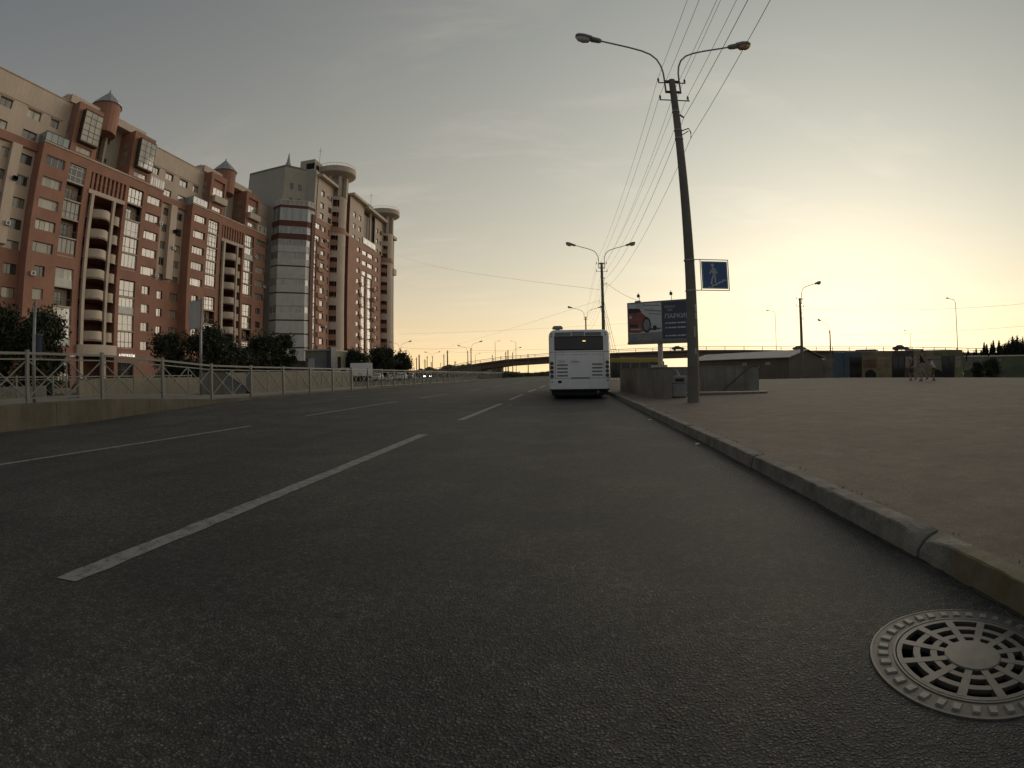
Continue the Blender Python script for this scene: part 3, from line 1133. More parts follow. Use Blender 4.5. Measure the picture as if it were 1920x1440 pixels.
            MB().box(-.4, .86, bay[0] + .02, bay[0] + .05, bay[2], bay[3]).build('bay_window_side_pane', M['pane_dark'], house)
        else:
            MB().box(-.45, -.4, bay[0], bay[1], bay[2], bay[3]).build('recess_wall', M['brick'], house)
            MB().box(-.38, .9, bay[0] - .2, bay[1] + .3, 36.2, 37.55).build('balcony_box', M['trim'], house)
            window(house, -.3, bay[0] + .3, bay[1] - .2, 37.55, 39.5, 3, (), 'white_frame', 'pane_pale')
        # small windows in the flank of the tower
        fl = MB()
        for q in range(3):
            fl.box(-2.6, -1.2, t0 - .03, t0 + .02, 36.4 + q * 1.5, 37.4 + q * 1.5)
        fl.build('flank_window', M['pane_mid'], house)
    # recess between the towers
    MB().box(-3.9, -3.7, o + 10.5, o + 18.5, 34.1, 43.4).build('recess_wall', M['grey_render'], house)
    MB().box(-3.7, -.4, o + 10.5, o + 10.7, 34.1, 41.8).build('recess_cheek', M['trim'], house)
    MB().box(-3.7, -2.4, o + 13.9, o + 14.3, 34.1, 41).build('recess_cheek', M['grey_render'], house)
    MB().box(-2.7, -2.5, o + 10.7, o + 13.9, 34.1, 36.0).build('roof_balcony_parapet', M['brick_dark_and_shade'], house)
    MB().box(-3.69, -3.6, o + 10.7, o + 13.9, 36.4, 40.3).build('roof_balcony_back', M['brick_dark_and_shade'], house)
    window(house, -3.55, o + 12.3, o + 13.5, 36.6, 38.6, 2, (), 'white_frame', 'pane_dark')
    for z in (36.5, 39.8):
        window(house, -3.66, o + 15.4, o + 15.9, z, z + .7, 1, (), 'brown_frame', 'pane_dark')
    # round turret with a faceted cone
    cx, cu = -2.9, o + 12.9
    n = 20
    MB().loft([[(cx + 2.65 * math.cos(2 * PI * k / n), cu + 2.65 * math.sin(2 * PI * k / n), z) for k in range(n)] for z in (40.2, 45.3)]).build('turret', M['brick'], house)
    MB().loft([[(cx + r * math.cos(2 * PI * k / 12), cu + r * math.sin(2 * PI * k / 12), z) for k in range(12)] for r, z in ((2.95, 45.3), (2.95, 45.45), (.18, 48.2), (.1, 48.7))]).build('turret_roof', M['zinc'], house)
    # rails on the terrace at both ends
    gl = pick(('white_panel', 1))
    rl = MB().box(-.12, -.06, o + 24.1, o + 28.0, 34.3, 35.95).box(-2.2, -.12, o + 27.94, o + 28.0, 34.3, 35.95)
    rl.build('terrace_screen', M['white_panel'], house)
    for q in range(6):
        MB().box(-.055, -.04, o + 24.35 + q * .62, o + 24.75 + q * .62, 34.45, 35.8).build('screen_pane', M['pane_dark' if q in (1, 4) else 'pane_pale'], house)
    MB().box(-.14, -.08, o + .05, o + 4.8, 34.3, 34.5).box(-.16, -.06, o + .05, o + 4.8, 35.8, 35.9).build('terrace_rail', M['dark_steel'], house)
    for q in range(5):
        MB().box(-.13, -.09, o + .05 + q * 1.16, o + .11 + q * 1.16, 34.5, 35.8).build('terrace_rail_post', M['dark_steel'], house)
        if q < 4:
            MB().box(-.115, -.105, o + .13 + q * 1.16, o + 1.19 + q * 1.16, 34.52, 35.78).build('rail_glass', M['pane_blue'], house)
    MB().box(-2.2, -.1, o + .05, o + .1, 34.3, 35.85).build('rail_glass', M['pane_blue'], house)


RX = -2.05        # recessed main wall


def link_wall(o0, o1, with_wins):
    """recessed wall between the red bays: red below, beige above, beige roof storey behind everything"""
    s = 1.03
    def U(y):
        return y * s - HY + with_wins
    ops = []
    wl = []
    for k, t in enumerate([31.3, 28.3, 25.2, 22.3, 19.4, 16.4, 13.35, 10.3, 7.3]):
        z1 = 1.1 + (t - 1.1) * 1.03
        for a, c_ in ((30.6, 32.15), (34.15, 36.5)):
            wl.append((o0 + a - 28, o0 + c_ - 28, z1 - 1.42, z1))
    lo = [q for q in wl if q[3] < 19]
    hi = [q for q in wl if q[3] > 19]
    facade(MB(), RX, o0, o1, 0, 18.8, [(*q, .3) for q in lo]).build('recess_wall', M['brick'], house)
    facade(MB(), RX + .004, o0, o1, 18.8, 33.0, [(*q, .3) for q in hi]).build('recess_wall', M['beige'], house)
    MB().box(RX, RX + .45, o0, o1, 33.0, 34.2).build('band_course', M['brick'], house)
    MB().box(RX, RX + .9, o0 + 3.95, o0 + 5.75, 19.1, 32.9).build('pilaster', M['beige'], house)
    for q in wl:
        window(house, RX - .26, *q, pick((2, 5), ((.62,), 3), (3, 2)), (), pick(('white_frame', 3), ('brown_frame', 6)), any_pane(), th=.07)
    for k in range(3):
        ac_unit(house, RX + .9, o0 + 5.0, 21.5 + 3.1 * k + rb.choice((0, 3.1)))


def roof_storey(o0, o1, wins):
    ops = [(a, c_, 37.6, 38.9, .3) for a, c_ in wins] + [(a, c_, 34.5, 35.7, .3) for a, c_ in wins]
    facade(MB(), RX, o0, o1, 34.2, 42.6, ops).build('roof_storey_wall', M['beige'], house)
    MB().box(RX - .3, RX + .12, o0, o1, 42.6, 42.75).build('roof_coping', M['trim'], house)
    MB().box(RX, RX + .10, o0, o1, 39.25, 39.4).build('string_course', M['trim'], house)
    for a, c_ in wins:
        window(house, RX - .26, a, c_, 37.6, 38.9, 2, (), 'brown_frame', any_pane(), th=.07)
        window(house, RX - .26, a, c_, 34.5, 35.7, 2, (), 'brown_frame', any_pane(), th=.07)
        MB().box(RX, RX + .14, a - .2, c_ + .2, 39.0, 39.1).build('window_hood', M['trim'], house)


for o in (0.0, PITCH_U):
    red_bay(o, False, False)
    link_wall(o + 28, o + PITCH_U if o == 0 else o + 31.4, o)
    # raised beige block behind the towers
    MB().box(-9, RX + .5, o + 4.1, o + 22.6, 42.6, 43.9).build('roof_block', M['beige'], house)
    MB().box(RX - 2, RX + .02, o + 3.6, o + 5.05, 34.2, 43.9).box(RX - 2, RX + .02, o + 21.5, o + 24.2, 34.2, 42.6).build('roof_block_cheek', M['beige'], house)
link_wall(28 - PITCH_U, 0.0, -PITCH_U)
roof_storey(-18, 3.8, [(-8.6, -6.2), (-3.2, -.5), (1.5, 3.2)])
roof_storey(24.2, PITCH_U + 3.8, [(26.4, 28.1), (30.0, 32.3), (34.3, 36.8), (38.6, 40.3)])
roof_storey(24.2 + PITCH_U, 68.2, [(26.4 + PITCH_U, 28.2 + PITCH_U)])
# far left bay: only its right flank shows at the picture edge
facade(MB(), 0, -18, 28 - PITCH_U, 0, 34.1, [(-12.3, -9.6, t - 1.42, t, .35) for t in TOPS]).build('bay_wall', M['brick'], house)
for t in TOPS:
    window(house, -.3, -12.3, -9.6, t - 1.42, t, 3, (), 'white_frame', 'pane_pale')
MB().box(-14, -4.2, -18, 68.2, 0, 42.4).build('house_core', M['grey_render'], house)


# lettering above the shop
def text_mesh(s, size, mat, name, extrude=0.02, align='CENTER'):
    cu = bpy.data.curves.new(name, 'FONT')
    cu.body = s
    cu.size = size
    cu.extrude = extrude
    cu.align_x = align
    cu.resolution_u = 2
    tmp = bpy.data.objects.new(name, cu)
    C.objects.link(tmp)
    dg = bpy.context.evaluated_depsgraph_get()
    me = bpy.data.meshes.new_from_object(tmp.evaluated_get(dg))
    bpy.data.objects.remove(tmp)
    bpy.data.curves.remove(cu)
    me.materials.clear()
    me.materials.append(mat)
    me.name = name
    return me


M['lit_letters'] = material('lit_letters', (0.8, 0.8, 0.78), 0.5, 0, emit=(1, .97, .9), estr=0.9)


def shop_sign(s, size, x, u, v, label):
    root = thing('shop_sign', label, 'sign', (HX + x, HY + u, v))
    o = link_mesh('letters', text_mesh(s, size, M['lit_letters'], 'letters'), root)
    o.rotation_euler = (PI / 2, 0, PI / 2)
    MB().box(-.05, 0.0, -size * len(s) * .36, size * len(s) * .36, -.08, 0.0).build('rail', M['dark_steel'], root)
    return root


shop_sign('АДВОКАТЫ', .66, .12, 21.3, 4.85, 'lit white shop lettering on the red brick under the loggias')
shop_sign('НЫ', .55, .12, 9.5, 4.75, 'small lit white letters half hidden behind the tree')


# ---- house two: taller corner block with round towers --------------------
KX = 1.0607
BX = -59.4
tower = thing('apartment_building', 'taller beige and pink brick corner block with two round stair towers', 'building', (BX, 0, 0))


def Yb(y):
    return y * KX


def Zb(z):
    return 1.1 + (z - 1.1) * KX


# red lower and beige upper facade with openings
rows_lo = [36.9 - 3.0 * k for k in range(10)]
ops, wl = [], []
for k, t in enumerate(rows_lo):
    z1, z0 = Zb(t), Zb(t - 1.35)
    if k < 2:
        wl += [(Yb(108.4), Yb(112.2), z0, z1, 3, 'pane_pale'), (Yb(113.2), Yb(115.0), z0, z1, 2, 'pane_dark')]
    else:
        wl += [(Yb(112.9), Yb(115.0), z0, z1, 2, None)]
    wl += [(Yb(116.6), Yb(117.3), z0 - .3, z1, 1, 'pane_dark')]
facade(MB(), 0, Yb(107.8), Yb(118), 0, Zb(38.2), [(*q[:4], .3) for q in wl] + [(Yb(108.4), Yb(110.9), Zb(5.5), Zb(33), .35)]).build('lower_wall', M['brick2'], tower)
for q in wl:
    window(tower, -.26, *q[:4], q[4], (), pick(('white_frame', 4), ('brown_frame', 4)), q[5] or any_pane(), th=.08)
for k in range(9):
    z1 = Zb(33) - k * 3.24
    window(tower, -.28, Yb(108.4), Yb(110.9), z1 - 3.1, z1 - .05, 2, (.36, .8), 'brown_frame' if k in (2, 5) else 'white_frame', 'pane_pale', 'glazed_loggia', .1)
    MB().box(.0, .35, Yb(111.3), Yb(114.6), z1 - 1.5, z1 - .35).build('brick_apron', M['brick2'], tower)
wu = []
for t in (45.6, 42.55, 39.9):
    for a in (111.6, 116.0):
        wu.append((Yb(a), Yb(a + 1.9), Zb(t - 1.4), Zb(t)))
facade(MB(), -.05, Yb(109.6), Yb(118.5), Zb(38.2), Zb(48.6), [(*q, .3) for q in wu]).build('upper_wall', M['beige'], tower)
for q in wu:
    window(tower, -.3, *q, 2, (), 'brown_frame', any_pane(), th=.08)
MB().box(-1, 1.3, Yb(109.3), Yb(118.6), Zb(48.2), Zb(48.9)).build('eaves', M['trim'], tower)
ac_unit(tower, 0, Yb(115.3), Zb(44.6))
for k in range(4):
    ac_unit(tower, 0, Yb(115.4), Zb(33.5 - 7 * k))
# corner with its chamfer: plan from the picture's bearings
P0, P1, P2, P3 = (-77 - BX, 110.6), (-65.5 - BX, 109.4), (-61.9 - BX, 114.4), (0.0, 114.6)
top_z = Zb(50)


def slab_wall(b_, p, q, z0, z1, th=.4):
    d = Vector((q[0] - p[0], q[1] - p[1]))
    n = Vector((d.y, -d.x)).normalized()
    b_.prism([p, q, (q[0] - n.x * th, q[1] - n.y * th), (p[0] - n.x * th, p[1] - n.y * th)], z0, z1)
    return n


b_ = MB()
slab_wall(b_, P0, P1, 0, top_z)
b_.build('end_wall', M['grey_render'], tower)
b_ = MB()
nrm = slab_wall(b_, P1, P2, Zb(38), top_z)
b_.build('end_wall', M['grey_render'], tower)
MB().prism([P2, P3, (P3[0] - .5, P3[1] + 4), (P2[0] - 1, P2[1] + 4)], Zb(38), top_z - .4).build('end_wall', M['grey_render'], tower)
cd = (Vector(P2) - Vector(P1))
for t, z in ((.35, 44.2), (.72, 44.2), (.35, 40.6), (.72, 40.6)):
    c_ = Vector(P1) + cd * t
    o = MB().box(-.02, .03, -.45, .45, 0, 1.6).build('slit_window', M['pane_dark'], tower)
    o.location = (c_.x + nrm.x * .02, c_.y + nrm.y * .02, Zb(z))
    o.rotation_euler = (0, 0, math.atan2(nrm.y, nrm.x))
# glazed bay wrapping the chamfer: storeys of white panels, windows and two brick bands
Q0 = Vector((P1[0] - 2.2, P1[1] - .4))
Q1 = Vector((P1[0] + .5, P1[1] - 1.5))
Q2 = Vector((P2[0] + 2.2, P2[1] - 2.2))
Q3 = Vector((.25, P3[1] + .2))
zlev = [Zb(40.8) - 3.2 * k for k in range(12)]


def poly_band(name, mat, z0, z1, grow=0.0):
    pts = [Q0, Q1, Q2, Q3]
    c0 = Vector((P2[0] - 2, P2[1] + 3))
    o_ = [p + (p - c0).normalized() * grow for p in pts]
    MB().prism([tuple(p) for p in o_] + [(P2[0] - 1.0, P2[1] + 3), (P1[0] - 2, P1[1] + 1.5)], z0, z1).build(name, mat, tower)


def glazed(z0, z1, pane, n, frame='white_frame'):
    for p, q, m in ((Q0, Q1, 2), (Q1, Q2, n), (Q2, Q3, 2)):
        d = q - p
        L = d.length
        dn = d.normalized()
        if p is Q2:
            mt = pane
        o = window(tower, 0, 0, L, 0, z1 - z0, m, (), frame, pane, 'glazed_bay', .1)
        # window() builds along +y facing +x: turn it to face outwards
        o.location = (p.x, p.y, z0)
        o.rotation_euler = (0, 0, math.atan2(dn.y, dn.x) - PI / 2)


for k, z1 in enumerate(zlev):
    z0 = z1 - 3.2
    if z0 < 3:
        break
    if k == 0:
        poly_band('balcony_floor', M['brick_dark_and_shade'], z0 + 1.3, z0 + 2.0, .12)
        glazed(z0 + 2.0, z1, 'pane_mid', 6)
        poly_band('rail_cap', M['white_frame'], z1, z1 + .12, .1)
    elif k in (1, 2):
        poly_band('brick_band', M['brick_dark_and_shade'], z0 - .1, z0 + 1.35, .1)
        glazed(z0 + 1.35, z1 - .1 + (1.4 if k == 1 else 0), 'pane_blue', 6)
    elif k in (3, 4, 6, 8):
        poly_band('panel_band', M['white_panel'], z0 + .06, z0 + 1.5, .02)
        glazed(z0 + 1.5, z1 - .1, 'pane_blue', (5, 3, 6, 4, 6)[k % 5])
        poly_band('slab_edge', M['steel'], z0 - .04, z0 + .06, .06)
    else:
        poly_band('panel_band', M['white_panel'], z0 + .06, z0 + 2.9, .02)
        poly_band('slab_edge', M['steel'], z0 - .04, z0 + .06, .06)
        if k == 5:
            glazed(z0 + 1.2, z0 + 2.6, 'pane_dark', 7)
MB().prism([(.3, P3[1] - .9), (.3, P3[1] + .9), (-1.0, P3[1] + .9), (-1.0, P3[1] - .9)], 0, Zb(38.2)).build('corner_pier', M['brick_dark_and_shade'], tower)
MB().box(P0[0] + 4, -1.0, 116.8, Yb(168), 0, Zb(48.3)).build('house_core', M['grey_render'], tower)
MB().loft([[(P1[0] + r * math.cos(2 * PI * k / 6), P1[1] + 1.2 + r * math.sin(2 * PI * k / 6), z) for k in range(6)] for r, z in ((.9, top_z), (.5, top_z + 1.0), (.06, top_z + 3.6))]).build('spire', M['zinc'], tower)
MB().prism([P0, P1, P2, (-1.2, P3[1] + 2), (-1.2, P3[1] + 8), (P0[0], P3[1] + 8)], top_z - .6, top_z - .1).build('roof_deck', M['grey_render'], tower)

# second stretch of the facade
wl, wl2 = [], []
for k, t in enumerate(rows_lo):
    z1, z0 = Zb(t), Zb(t - 1.35)
    wl += [(Yb(135.6), Yb(137.9), z0, z1), (Yb(150.6), Yb(152.8), z0, z1)]
    if k < 3:
        wl2 += [(Yb(139.6), Yb(143.4), z0, z1), (Yb(143.9), Yb(148.6), z0, z1)]
cols = [(Yb(139.2), Yb(142.6)), (Yb(144.0), Yb(147.7))]
facade(MB(), 0, Yb(129.5), Yb(155.5), 0, Zb(38.6), [(*q, .3) for q in wl + wl2] + [(a, c_, Zb(5.5), Zb(29.4), .35) for a, c_ in cols]).build('lower_wall', M['brick2'], tower)
for q in wl:
    window(tower, -.26, *q, 2, (), pick(('white_frame', 4), ('brown_frame', 4)), any_pane(), th=.08)
for q in wl2:
    window(tower, -.26, *q, 3, (), 'white_frame', 'pane_pale', th=.08)
for a, c_ in cols:
    for k in range(8):
        z1 = Zb(29.4) - k * 3.17
        window(tower, -.28, a, c_, z1 - 3.05, z1 - .08, 3, (.38, .8), 'brown_frame' if rb.random() < .25 else 'white_frame', pick(('pane_pale', 3), ('pane_mid', 1)), 'glazed_loggia', .1)
for k in range(8):
    z = Zb(26 - 3.0 * k)
    MB().box(0, .5, Yb(148.2), Yb(150.4), z, z + 1.1).build('brick_apron', M['brick2'], tower)
    MB().box(0, .4, Yb(137.9), Yb(139.1), z, z + 1.1).build('brick_apron', M['brick2'], tower)
wu = []
for t in (46.2, 42.9, 39.6):
    for a in (132.3, 136.3, 150.8, 154.0):
        wu.append((Yb(a), Yb(a + 1.8), Zb(t - 1.4), Zb(t)))
facade(MB(), -.08, Yb(129.5), Yb(140.2), Zb(38.6), Zb(50.2), [(*q, .3) for q in wu if q[0] < Yb(140)]).build('upper_wall', M['beige'], tower)
facade(MB(), -.08, Yb(149.4), Yb(158), Zb(38.6), Zb(49.2), [(*q, .3) for q in wu if q[0] > Yb(140)]).build('upper_wall', M['beige'], tower)
for q in wu:
    window(tower, -.3, *q, 2, (), 'brown_frame', any_pane(), th=.08)
MB().box(-3.2, -3, Yb(140.2), Yb(149.4), Zb(38.6), Zb(49.5)).build('recess_wall', M['grey_render'], tower)
MB().box(-3, -.1, Yb(140.0), Yb(140.2), Zb(38.6), Zb(49.5)).build('recess_cheek', M['grey_render'], tower)
MB().box(-.6, .0, Yb(145.4), Yb(146.0), Zb(38.6), Zb(49.5)).build('column', M['trim'], tower)
MB().box(-1, 1.2, Yb(129.5), Yb(140.2), Zb(50.0), Zb(50.7)).box(-3.4, 1.4, Yb(140.2), Yb(158), Zb(49.4), Zb(50.2)).build('eaves', M['trim'], tower)
b_ = MB().box(.1, .16, Yb(139.6), Yb(150), Zb(38.7), Zb(40.6))
b_.build('terrace_screen', M['white_panel'], tower)
for q in range(9):
    MB().box(.165, .18, Yb(139.8) + q * 1.2, Yb(139.8) + q * 1.2 + .8, Zb(38.9), Zb(40.4)).build('screen_pane', M['pane_pale' if q % 3 else 'pane_dark'], tower)
MB().box(-2.6, -2.4, Yb(118), Yb(130), 0, Zb(49)).build('recess_wall', M['brick_dark_and_shade'], tower)
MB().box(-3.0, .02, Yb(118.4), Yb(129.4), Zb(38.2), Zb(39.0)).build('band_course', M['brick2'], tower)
MB().box(-3, .0, Yb(129.3), Yb(129.5), 0, Zb(50)).build('recess_cheek', M['brick_dark_and_shade'], tower)
MB().box(-3, 0, Yb(155.5), Yb(155.7), 0, Zb(39)).box(-3, -2.8, Yb(155.5), Yb(169), 0, Zb(49)).build('recess_wall', M['brick_dark_and_shade'], tower)
MB().box(-16, -.2, Yb(160), Yb(169), 0, Zb(47.2)).build('end_block', M['grey_render'], tower)
MB().box(-16.2, .6, Yb(166), Yb(169.8), Zb(46.6), Zb(47.6)).box(-6, .5, Yb(167), Yb(169.9), Zb(34.5), Zb(36.5)).build('eaves', M['trim'], tower)


def stair_tower(cu):
    """round stair tower at facade position cu: cylinder wall with stacked openings, open lantern, disc roof"""
    R = 3.75
    cx = -1.4
    n = 28
    arcs = [(-PI * .62 + PI * 1.24 * k / n) for k in range(n + 1)]
    pt = lambda a, r: (cx + r * math.cos(a), cu + r * math.sin(a))
    # opening angles: facing the road, a little towards the camera
    oa0, oa1 = -1.48, -.70
    levels = [(Zb(z1), Zb(z0)) for z1, z0 in ((45.2, 43.4), (41.9, 37.8), (35.8, 31.8), (30.2, 26.2), (24.2, 20.1), (18.3, 14.1), (12.4, 8.2), (6.4, 3.0))]
    wallm = MB()
    zs = sorted({0, Zb(46.2), *[q for l in levels for q in l]})
    for i in range(n):
        am = (arcs[i] + arcs[i + 1]) / 2
        for j in range(len(zs) - 1):
            zm = (zs[j] + zs[j + 1]) / 2
            if oa0 < am < oa1 and any(l[1] < zm < l[0] for l in levels):
                continue
            (x0, y0), (x1, y1) = pt(arcs[i], R), pt(arcs[i + 1], R)
            wallm.add([(x0, y0, zs[j]), (x1, y1, zs[j]), (x1, y1, zs[j + 1]), (x0, y0, zs[j + 1])], [(0, 1, 2, 3)])
    # jambs
    ja = [a for a in arcs if oa0 < a < oa1]
    for a in (arcs[arcs.index(ja[0]) - 0], ja[-1]):
        (x0, y0), (x1, y1) = pt(a, R), pt(a, R - .5)
        wallm.add([(x0, y0, 3), (x0, y0, Zb(45.2)), (x1, y1, Zb(45.2)), (x1, y1, 3)], [(0, 1, 2, 3)])
    wallm.build('stair_tower_wall', M['beige'], tower)
    MB().prism([pt(a, R - 1.2) for a in arcs] + [pt(a, .5) for a in arcs[::-1]], 0, Zb(46)).build('stair_core', M['brick_dark_and_shade'], tower)
    sl = [a for a in arcs if oa0 - .15 < a < oa1 + .15]
    for z1, z0 in levels:
        MB().prism([pt(a, R - .02) for a in sl] + [pt(a, R - 1.2) for a in sl[::-1]], z0 - .25, z0).build('landing', M['beige'], tower)
        if z1 - z0 > 3:
            zm = (z0 + z1) / 2
            MB().prism([pt(a, R - .12) for a in sl] + [pt(a, R - .3) for a in sl[::-1]], zm - .55, zm + .95).build('landing_parapet', M['brick2'], tower)
            MB().prism([pt(a, R - .12) for a in sl] + [pt(a, R - .25) for a in sl[::-1]], z0, z0 + .35).build('landing_parapet', M['brick2'], tower)
    MB().prism([pt(a, R + .12) for a in arcs] + [pt(a, R - .3) for a in arcs[::-1]], Zb(36.6), Zb(38.0)).build('tower_band', M['brick2'], tower)
    # lantern
    for a in (-1.5, -.75, .0, .7, 1.4):
        x, y = pt(a, R - .35)
        o = MB().box(-.5, .5, -.45, .45, Zb(46.2), Zb(52.4)).build('lantern_pier', M['trim'], tower)
        o.location = (x, y, 0)
        o.rotation_euler = (0, 0, a)
    MB().prism([pt(2 * PI * k / 20, R - .95) for k in range(20)], Zb(46), Zb(52.4)).build('lantern_core', M['grey_render'], tower)
    n2 = 40
    rg = lambda r, z: [(cx + r * math.cos(2 * PI * k / n2), cu + r * math.sin(2 * PI * k / n2), z) for k in range(n2)]
    MB().loft([rg(R - .6, Zb(51.4)), rg(R + 1.8, Zb(52.3)), rg(R + 2.1, Zb(52.5)), rg(R + 2.1, Zb(53.9)), rg(R + 1.2, Zb(54.1))]).build('disc_roof', M['trim'], tower)
    rail = MB()
    annulus_pts = [(cx + (R + 1.85) * math.cos(2 * PI * k / n2), cu + (R + 1.85) * math.sin(2 * PI * k / n2)) for k in range(n2)]
    for k in range(n2):
        p, q = annulus_pts[k], annulus_pts[(k + 1) % n2]
        rail.bar((*p, Zb(54.7)), (*q, Zb(54.7)), .06)
        rail.bar((*p, Zb(53.9)), (*p, Zb(54.7)), .04)
    rail.build('roof_rail', M['steel'], tower)
    MB().box(-7.5, -3.2, cu - 9.5, cu - 4.8, Zb(48.5), Zb(54.6)).build('lift_house', M['grey_render'], tower)
    MB().box(-5.6, -3.15, cu - 9.56, cu - 9.48, Zb(52.0), Zb(53.6)).box(-3.22, -3.12, cu - 8.4, cu - 6.8, Zb(52.0), Zb(53.4)).build('lift_house_vent', M['void'], tower)
    MB().tube([(-4, cu - 5.2, Zb(54.6)), (-4, cu - 5.2, Zb(59.5))], .05, 5).tube([(-4.6, cu - 5.2, Zb(58.6)), (-3.4, cu - 5.2, Zb(58.6))], .04, 4).build('aerial', M['dark_steel'], tower)


stair_tower(Yb(120.6) + 1.0)
stair_tower(Yb(158.9) + 1.0)

# ================================================================== street furniture
M['lamp_shell'] = material('lamp_shell', (0.22, 0.215, 0.20), 0.5, 0.15, 5)
M['lamp_lens'] = material('clear_lens', (0.45, 0.45, 0.42), 0.2, 0.1, 5)
M['lamp_lens_amber'] = material('yellowed_lens', (0.42, 0.26, 0.13), 0.25, 0.25, 14)
M['cable'] = material('black_cable', (0.02, 0.02, 0.02), 0.6, 0)
M['porcelain'] = material('insulator', (0.05, 0.04, 0.035), 0.35, 0)


def lamp_head(parent, p, dirx, tilt, lens):
    """cobra head: shell lofted along x, glass bowl below"""
    c, s = math.cos(tilt), math.sin(tilt)
    def tr(x, y, z):
        return (p[0] + dirx * (x * c - z * s), p[1] + y, p[2] + x * s + z * c)
    rings, lr = [], []
    for x, wy, zt, zb in ((-.06, .05, .05, -.05), (.02, .085, .07, -.075), (.26, .10, .085, -.08), (.30, .135, .10, -.05), (.55, .16, .12, -.04), (.75, .14, .11, -.035), (.84, .08, .07, -.03)):
        rings.append([tr(x, wy * 1.15 * math.cos(2 * PI * k / 12), 1.3 * (zt if math.sin(2 * PI * k / 12) > 0 else -zb) * math.sin(2 * PI * k / 12)) for k in range(12)])
    for x, wy, zb in ((.30, .06, .05), (.36, .12, .12), (.55, .145, .15), (.72, .12, .12), (.81, .05, .05)):
        lr.append([tr(x, wy * math.cos(2 * PI * k / 12), -.03 + 1.25 * (.02 if math.sin(2 * PI * k / 12) > 0 else zb) * math.sin(2 * PI * k / 12)) for k in range(12)])
    o = MB().loft(rings).build('lamp_head', M['lamp_shell'], parent, True)
    MB().loft(lr).build('lens', M[lens], o, True)


def street_lamp(name, label, loc, arms=(-1, 1), group=None, h=10.6, rz=0.0, simple=False):
    t = thing(name, label, 'street lamp', loc, rz, group)
    n = 10
    MB().tube([(0, 0, -.1), (0, 0, .02), (0, 0, h * .5), (0, 0, h)], [.19, .185, .145, .11], 14).build('pole', M['pole'], t, True)
    for s in arms:
        pts = [(.25, h - .52), (.25, h), (.26, h + .3), (.31, h + .58), (.42, h + .84), (.62, h + 1.05), (.90, h + 1.19), (1.3, h + 1.32), (1.8, h + 1.46), (2.28, h + 1.60)]
        MB().tube([(s * x, 0, z) for x, z in pts], .030, 8).build('arm', M['lamp_shell'], t, True)
        MB().bar((0, 0, h - .48), (s * .27, 0, h - .48), .07).bar((0, 0, h - .06), (s * .27, 0, h - .06), .07).build('arm_bracket', M['dark_steel'], t)
        lamp_head(t, (s * 2.30, 0, h + 1.605), s, .26, 'lamp_lens' if s < 0 else 'lamp_lens_amber')
    if not simple:
        MB().bar((-.46, 0, h - .12), (.46, 0, h - .10), .03).build('cross_bar', M['dark_steel'], t)
        MB().bar((-.50, 0, h - .80), (.52, 0, h - .80), .03).build('cross_bar', M['dark_steel'], t)
        for x, z in ((-.46, h - .04), (.44, h - .04), (-.47, h - .72), (.47, h - .72)):
            MB().loft([[(x + r * math.cos(2 * PI * k / 8), r * math.sin(2 * PI * k / 8), z + q) for k in range(8)] for r, q in ((.015, -.08), (.03, -.02), (.036, .06), (.02, .10))]).build('insulator', M['porcelain'], t, True)
        for z in (h - 1.25, h - 1.95, h - 2.25):
            r = .11 + (h - z) / h * .075
            annulus(MB(), r - .01, r + .012, z - .025, z + .025, 20).build('band', M['steel'], t)
        MB().tube([(.12, 0, h - 1.95), (.36, 0, h - 1.85), (.42, 0, h - 2.0), (.40, 0, h - 2.2)], .02, 6).tube([(.12, 0, h - 2.1), (.34, 0, h - 1.95)], .016, 6).build('cable_hook', M['dark_steel'], t)
        MB().tube([(.12, 0, h - 1.35), (.24, 0, h - 1.45)], .03, 6).build('cable_clamp', M['dark_steel'], t)
    return t


lampA = street_lamp('street_lamp', 'tall concrete street lamp with two arms carrying the blue underpass sign', (3.87, 15.8, 0.16))
LB = (3.42, 46.6, 0.16)
LC = (3.75, 93.0, 0.16)
street_lamp('street_lamp', 'two-armed concrete street lamp rising behind the white bus, nearer one', LB, rz=.02)
street_lamp('street_lamp', 'two-armed concrete street lamp rising above the white bus roof, farther one', LC, simple=True)
# stickers on the near lamp's pole
M['sticker'] = material('pasted_notice', (0.42, 0.42, 0.38), 0.8, 0.25, 14)
for z0, z1, a0, a1 in ((2.88, 3.09, -1.25, -.75), (2.64, 2.84, -1.25, -.72), (2.1, 2.42, -1.5, -1.28), (1.6, 1.78, -1.45, -1.2)):
    sbm = MB()
    r = .186 - .00752 * (z0 - .16) + .004
    ring1 = [(r * math.cos(a0 + (a1 - a0) * k / 4), r * math.sin(a0 + (a1 - a0) * k / 4)) for k in range(5)]
    for x, y in ring1:
        sbm.v += [(x, y, z0 - .16), (x, y, z1 - .16)]
    for k in range(4):
        sbm.f.append((2 * k, 2 * k + 2, 2 * k + 3, 2 * k + 1))
    sbm.build('pasted_notice', M['sticker'], lampA)

